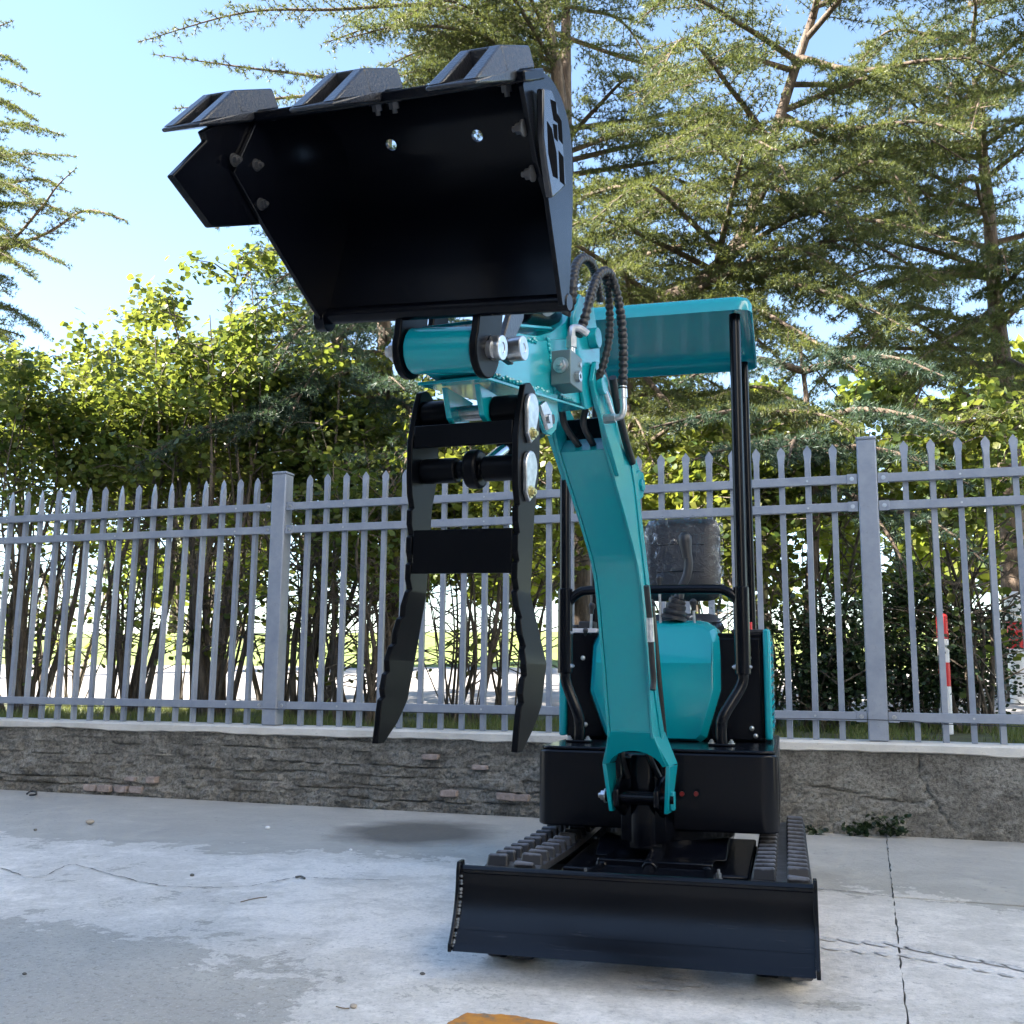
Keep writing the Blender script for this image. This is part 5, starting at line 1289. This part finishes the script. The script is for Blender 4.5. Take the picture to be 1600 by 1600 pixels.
# ------------------------------------------------------------------ broad-leaved shrubs
LT = np.array([[0, 0, 0], [.42, .30, .05], [.50, .62, .03], [0, 1, -.06], [-.50, .62, .03], [-.42, .30, .05], [0, .5, -.05]], float)
LF = np.array([[0, 1, 6], [1, 2, 6], [2, 3, 6], [3, 4, 6], [4, 5, 6], [5, 0, 6]])
def leaves(P, size, rg, flat=.55, toward=None):
    n = len(P)
    az = rg.uniform(0, 2 * math.pi, n); tilt = rg.uniform(.1, .9, n)
    Y = np.stack([np.cos(az) * np.cos(tilt), np.sin(az) * np.cos(tilt), -np.sin(tilt)], 1)
    up = np.tile([0, 0, 1.0], (n, 1)) + rg.normal(size=(n, 3)) * flat
    X = unit(np.cross(Y, up)); Z = np.cross(X, Y)
    s = size * rg.uniform(.55, 1.2, n)
    V = P[:, None, :] + s[:, None, None] * (LT[None, :, 0:1] * X[:, None] + LT[None, :, 1:2] * Y[:, None] + LT[None, :, 2:3] * Z[:, None])
    Fc = LF[None] + (np.arange(n) * 7)[:, None, None]
    return V.reshape(-1, 3), Fc.reshape(-1, 3)
def shrub(label, base, h, spread, nstem, nleaf, m, seed, lsize=.075, z_lo=.35, stem_r=.02, lean=(0, 0), stemmat=None, cat='shrub', group='shrubs behind the fence', name='shrub'):
    rg = np.random.RandomState(seed)
    root = empty(name, base); tag(root, label, cat, group)
    wood = MB(); tips = []
    for i in range(nstem):
        a = rg.uniform(0, 2 * math.pi); o = rg.rand() ** .5
        b0 = np.array([math.cos(a) * .16 * o * (1 + spread * .3), math.sin(a) * .12 * o, 0])
        out = np.array([math.cos(a), math.sin(a) * .7, 0]) * spread * (.3 + .8 * rg.rand()) * o
        top = np.array([out[0] + lean[0], out[1] + lean[1], h * rg.uniform(.7, 1.0)])
        mid1 = b0 + (top - b0) * [.25, .25, .35] + rg.normal(size=3) * .09; mid2 = b0 + (top - b0) * [.6, .6, .68] + rg.normal(size=3) * .14
        pts = [Vector(b0), Vector(mid1), Vector(mid2), Vector(top)]; path = bez(pts, 6)
        r = stem_r * rg.choice([.3, .45, .6, .9, 1.2]) * rg.uniform(.8, 1.2)
        wood.tube(path, [max(.003, r * (1 - .85 * j / (len(path) - 1))) for j in range(len(path))], 6)
        for k in range(9):                                          # side branches
            j = rg.randint(3, len(path)); p = np.array(path[j]); a2 = rg.uniform(0, 2 * math.pi); l2 = rg.uniform(.25, .75) * min(1, spread + .3) * (1.15 - .5 * j / len(path))
            d = np.array([math.cos(a2), math.sin(a2), rg.uniform(.0, .7)]); d = unit(d)
            q = p + d * l2 + [0, 0, -.10 * l2]
            wood.tube([Vector(p), Vector(p + d * l2 * .5 + [0, 0, .03]), Vector(q)], [.008, .005, .0025], 4, False)
            tips.append((p, d, l2))
    part('stems', wood, stemmat or STEMB, root, ang=80)
    P = []
    per = max(1, nleaf // len(tips))
    for p, d, l in tips:
        f = np.clip((p[2] / h - z_lo) / .25, 0, 1)
        n = int(per * (.05 + 1.15 * f))
        if n == 0: continue
        t = rg.uniform(.1, 1.1, n)
        q = p + d * (t * l)[:, None] + rg.normal(size=(n, 3)) * [.085, .085, .06]; q[:, 2] -= .12 * l * t
        P.append(q)
    P = np.concatenate(P)
    V, Fc = leaves(P, lsize, rg)
    link('crown', trimesh('crown', V, Fc, m), root)
    ALLTREES.append((label, len(Fc)))
    return root
hed = [(40, 1118, 7.3, 3.3, 1.15, LEAF, 'tall leafy shrub at the left end behind the fence'),
       (190, 1118, 7.5, 3.4, 1.1, LEAF, 'tall leafy shrub with thick dark stems second from the left end'),
       (330, 1118, 7.4, 3.75, 1.1, LEAF, 'tallest leafy shrub just left of the left fence post'),
       (470, 1120, 7.7, 3.3, .9, LEAF, 'many-stemmed shrub right of the left fence post'),
       (560, 1120, 7.2, 2.3, .7, LEAF, 'low shrub with thin stems beside the cedar trunk'),
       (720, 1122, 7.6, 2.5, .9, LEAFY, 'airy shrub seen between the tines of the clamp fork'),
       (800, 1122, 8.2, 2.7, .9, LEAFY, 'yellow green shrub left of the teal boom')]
for i, (px, py, y, h, sp, m, lb) in enumerate(hed):
    b = wp(px, py, y); b.z = gz(y)
    shrub(lb, b, h, sp, 21 if i < 5 else 17, (17000 if i < 4 else 6000), m, 30 + i, (.057 if i < 4 else .056), .44 if i < 4 else .38, .026 if i < 4 else .018)
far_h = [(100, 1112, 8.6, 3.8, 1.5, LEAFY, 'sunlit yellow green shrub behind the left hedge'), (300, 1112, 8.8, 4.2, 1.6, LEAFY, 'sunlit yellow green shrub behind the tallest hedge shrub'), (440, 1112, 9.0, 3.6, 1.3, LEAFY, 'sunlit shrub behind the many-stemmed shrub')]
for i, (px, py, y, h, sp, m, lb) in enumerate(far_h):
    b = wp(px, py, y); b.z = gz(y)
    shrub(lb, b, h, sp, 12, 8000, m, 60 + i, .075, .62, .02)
rt_ = [(1080, 1130, 8.0, 2.3, .8, LEAFY, 'yellow green shrub behind the operator seat', .3), (1190, 1132, 7.8, 2.2, .7, LEAF, 'shrub with pale stems right of the canopy posts', .45), (1285, 1132, 8.2, 2.6, .8, LEAF, 'leafy shrub just left of the right fence post', .5),
       (1440, 1136, 8.6, 2.5, .8, LEAFY, 'sunlit shrub right of the right fence post', .55), (1540, 1136, 7.9, 2.4, .7, LEAF, 'shrub with bundled stems near the right edge', .5)]
for i, (px, py, y, h, sp, m, lb, zl) in enumerate(rt_):
    b = wp(px, py, y); b.z = gz(y)
    shrub(lb, b, h, sp, 13, 5200, m, 80 + i, .062, zl, .02)
for i, (px, y, h, sp, lb) in enumerate(((1290, 7.6, .85, .36, 'low dark evergreen bush left of the right fence post'), (1418, 7.9, 1.0, .3, 'low dark evergreen bush right of the right fence post'), (1512, 8.3, 1.0, .42, 'round dark evergreen bush beside the striped barrier'))):
    b = wp(px, 1120, y); b.z = gz(y)
    shrub(lb, b, h, sp, 12, 4200, LEAFD, 95 + i, .034, .0, .008, cat='bush', group='dark evergreen bushes', name='evergreen_bush')

# ------------------------------------------------------------------ trees far beyond the lawn
def far_tree(label, x, y, h, r, m, seed, n=3600, ls=.30, lo=.18):
    rg = np.random.RandomState(seed); root = empty('distant_tree', (x, y, gz(y))); tag(root, label, 'tree', 'trees beyond the lawn')
    tb = MB(); tb.tube(bez([(0, 0, -.1), (.1, 0, h * .3), (-.05, .1, h * .7)], 5), [.16 - .011 * q for q in range(11)], 8); part('trunk', tb, STEMB, root, ang=80)
    cl = []
    for k in range(46):
        a = rg.uniform(0, 2 * math.pi); z = lo + (1 - lo) * rg.rand(); prof = math.sin(math.pi * min(1, (z - lo) / (1 - lo) * .85 + .12)) ** .7
        rr = r * prof * rg.rand() ** .4; cl.append((math.cos(a) * rr, math.sin(a) * rr, z * h, r * rg.uniform(.18, .34)))
    P = []
    for cx, cy_, cz, cr in cl:
        m_ = n // len(cl); v = unit(rg.normal(size=(m_, 3))) * (cr * rg.rand(m_, 1) ** .45); P.append(np.array([cx, cy_, cz]) + v * [1, 1, .75])
    V, Fc = leaves(np.concatenate(P), ls, rg, .9); link('crown', trimesh('crown', V, Fc, m), root)
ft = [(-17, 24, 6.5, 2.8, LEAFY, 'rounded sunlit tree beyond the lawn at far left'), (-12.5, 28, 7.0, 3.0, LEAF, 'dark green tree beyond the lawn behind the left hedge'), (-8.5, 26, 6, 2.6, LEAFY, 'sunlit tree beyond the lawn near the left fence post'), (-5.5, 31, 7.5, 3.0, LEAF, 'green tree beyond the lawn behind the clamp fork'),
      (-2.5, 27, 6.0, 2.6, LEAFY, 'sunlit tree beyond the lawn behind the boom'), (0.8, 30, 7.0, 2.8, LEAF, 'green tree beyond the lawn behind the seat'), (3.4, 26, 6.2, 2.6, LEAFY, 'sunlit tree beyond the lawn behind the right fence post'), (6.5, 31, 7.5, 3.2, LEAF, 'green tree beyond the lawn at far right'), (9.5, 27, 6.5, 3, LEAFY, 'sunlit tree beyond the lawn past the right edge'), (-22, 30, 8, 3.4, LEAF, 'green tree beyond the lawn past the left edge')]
for i, a in enumerate(ft): far_tree(a[5], a[0], a[1], a[2], a[3], a[4], 120 + i)

# ------------------------------------------------------------------ small things beyond the fence
REDW = [mat('red_barrier_paint', (0.65, 0.03, 0.03), 0.4), mat('white_barrier_paint', (0.8, 0.8, 0.82), 0.4)]
def bollard(px, py0, py1, y, label, cols, r):
    b = wp(px, py1, y); t = wp(px, py0, y); z0 = gz(y); root = empty('striped_post', (b.x, y, z0)); tag(root, label, 'post')
    n = len(cols); zt = t.z - z0
    for i, c_ in enumerate(cols):
        mb = MB(); mb.cyl((0, 0, zt * i / n), (0, 0, zt * (i + 1) / n), r, 14); part('band', mb, REDW[c_], root, None, .004)
    mb = MB(); mb.sphere((0, 0, zt), r * .95, 12, 8, (1, 1, .4)); part('cap', mb, REDW[cols[-1]], root)
bollard(1478, 962, 1090, 7.6, 'red and white striped post seen right of the right fence post', (1, 1, 0, 1, 0), .036)
bollard(1596, 930, 1090, 10.2, 'white and red post cut by the right edge of the picture', (1, 1, 0, 1), .09)
# grass on the verge
def grass(name, n, xr, yr, h, m, seed, zf=gz):
    rg = np.random.RandomState(seed); x = rg.uniform(*xr, n); y = rg.uniform(*yr, n)
    dens = np.array([mnoise.noise(Vector((a * 1.3, b_ * 1.3, 0))) for a, b_ in zip(x, y)]); k = dens > -.12; x, y = x[k], y[k]; n = len(x)
    z = np.array([zf(v) for v in y]) - .005; P = np.stack([x, y, z], 1)
    a = rg.uniform(0, 6.28, n); hh = h * rg.uniform(.5, 1.3, n); S = np.stack([np.cos(a), np.sin(a), 0 * a], 1) * .0035
    tip = P + np.stack([rg.normal(size=n) * .03, rg.normal(size=n) * .03, hh], 1)
    V = np.stack([P - S, P + S, tip], 1).reshape(-1, 3)
    o = link(name, trimesh(name, V, np.arange(n * 3).reshape(-1, 3), m)); o['kind'] = 'stuff'; o['label'] = 'short tufty grass on the verge behind the low wall'; o['category'] = 'grass'
grass('verge_grass', 42000, (-9, 3.2), (6.05, 8.9), .075, GRASSM, 3)

# ------------------------------------------------------------------ weeds and litter at the foot of the wall
def weed(px, py, n, rad, hh, label, seed):
    rg = np.random.RandomState(seed); b = FW.z(px, py, 0.006); b.y = min(b.y, 5.70)
    root = empty('weed', b); tag(root, label, 'weed')
    st = MB(); P = []
    for i in range(n):
        a = rg.uniform(0, 6.28); l = rad * rg.uniform(.4, 1); e = Vector((math.cos(a) * l, -abs(math.sin(a)) * l * .5 + .01, hh * rg.uniform(.3, 1)))
        st.tube([Vector((0, 0, 0)), Vector((e.x * .5, e.y * .5, e.z * .75)), e], [.002, .0015, .001], 4)
        for t in (.35, .55, .75, .95, 1.0):
            for _ in range(2): P.append(np.array(e) * [t, t, t ** .7] + rg.normal(size=3) * .008)
    part('stem', st, LEAFD, root)
    V, Fc = leaves(np.array(P), .026, rg, .6); link('leaves', trimesh('leaves', V, Fc, LEAFD if seed % 2 else LEAF), root)
weed(1390, 1297, 12, .12, .11, 'small leafy weed growing at the wall foot above the slab joint', 3)
weed(1345, 1301, 9, .09, .07, 'low weed at the wall foot left of the slab joint', 5)
weed(1275, 1302, 5, .06, .04, 'tiny weed tuft at the wall foot beside the right track', 7)
weed(1240, 1296, 4, .05, .05, 'tiny weed at the wall foot hidden by the track', 9)
STONE = mat('beige_stone', (0.42, 0.36, 0.29), 0.85); LEAFDRY = mat('dry_brown_leaf', (0.22, 0.15, 0.08), 0.8)
def pebble(px, py, s, label, m=STONE, sq=(1, .8, .55), seed=1):
    p = FW.z(px, py, 0.0); p.z = 0.006 if p.y > 4.15 else 0.0
    b = MB(); b.sphere((0, 0, s * sq[2] * .8), s, 10, 7, sq); b.v = [(x * (1 + .25 * mnoise.noise(Vector((x / s * 1.7 + seed, y / s, z / s)))), y * (1 + .25 * mnoise.noise(Vector((x / s, y / s * 1.7 + seed, z / s)))), z) for x, y, z in b.v]
    o = link('pebble', b.mesh('pebble', m, True, 50)); o.location = p; tag(o, label, 'stone')
pebble(140, 1289, .024, 'pale broken stone lying on the concrete at far left'); pebble(418, 1297, .014, 'small white stone on the slab left of the darkened patch', REDW[1], seed=2)
pebble(552, 1575, .010, 'tiny pale stone near the bottom of the picture', STONE, seed=3); pebble(38, 1523, .006, 'tiny dark stone at the lower left', DIRT, seed=4); pebble(1433, 1282, .008, 'white chip on the slab by the wall right of the joint', REDW[1], seed=5); pebble(55, 1300, .010, 'dark chip of stone at the left on the wall slab', DIRT, seed=6); pebble(548, 1331, .008, 'white chip by the darkened patch on the slab', REDW[1], seed=8); pebble(300, 1369, .010, 'dark stone chip lying near the crack', DIRT, seed=9); pebble(660, 1523, .007, 'dark speck of stone left of the blade', DIRT, seed=10)
def litter(pts, r, label, cat, m, name):
    P = [FW.z(px, py, .0) for px, py in pts]; P = [Vector((p.x, p.y, (.008 if p.y > 4.15 else .002) + r)) for p in P]
    b = MB(); b.tube(bez(P, 5), r, 6); o = link(name, b.mesh(name, m)); tag(o, label, cat)
litter(((42, 1244), (47, 1240), (56, 1241), (55, 1245), (46, 1246)), .006, 'black scrap of strap lying by the wall at far left', 'litter', PLASTIC, 'strap_scrap')
litter(((376, 1411), (396, 1406), (417, 1403)), .0016, 'thin dry twig lying on the pale concrete left of the blade', 'twig', LEAFDRY, 'twig')
litter(((525, 1575), (537, 1578), (546, 1578)), .0015, 'short dry stalk at the bottom of the picture', 'twig', LEAFDRY, 'twig')
litter(((462, 1373), (470, 1372), (476, 1375)), .004, 'small dark stick lying on the crack', 'twig', DIRT, 'twig')

# ------------------------------------------------------------------ unseen blocks put round the yard to shade it and bounce sunlight
BW = mat('grey_facade', (0.22, 0.21, 0.20), 0.8); GL = mat('dark_window_glass', (0.02, 0.025, 0.03), 0.08)
wm = MB().box(-.8, .8, -.02, .05, 0, 1.7).mesh('window', GL, False)
WHITEF = mat('white_bounce_face', (0.85, 0.80, 0.71), 0.8)
def unseen_block(name, label, cx, cy_, rz, w, d, h, nf, m=None):
    bld = empty(name, (cx, cy_, 0), rz); tag(bld, label, 'building')
    mb = MB(); mb.box(-w / 2, w / 2, -d, 0, 0, h); part('wall', mb, m or BW, bld)
    mb = MB(); mb.box(-w / 2 - .2, w / 2 + .2, -d - .2, .2, h, h + .25); part('roof', mb, BW, bld)
    n = int(w / 3.2)
    for fl in range(nf):
        for i in range(n):
            o = link('window', wm, bld); o.location = ((i + .5) * w / n - w / 2, 0, 1.3 + fl * h / nf)
unseen_block('shade_block', 'unseen tall grey block set at left to shade the yard', -17.5, -3.2, -R(6), 20, 8, 19.6, 5)  # unseen block, sized and placed to shade the yard
unseen_block('front_shade_block', 'unseen long low grey block added behind the camera to darken front faces', -1.5, -7.5, 0, 12, 8, 4.6, 1)  # unseen block added to keep sky light off the machine front
unseen_block('bounce_block', 'unseen white block added at right to bounce sunlight into the yard', 6.8, -3.5, R(90), 18, 6, 11.0, 1, WHITEF)  # unseen white block added to bounce sun onto the machine
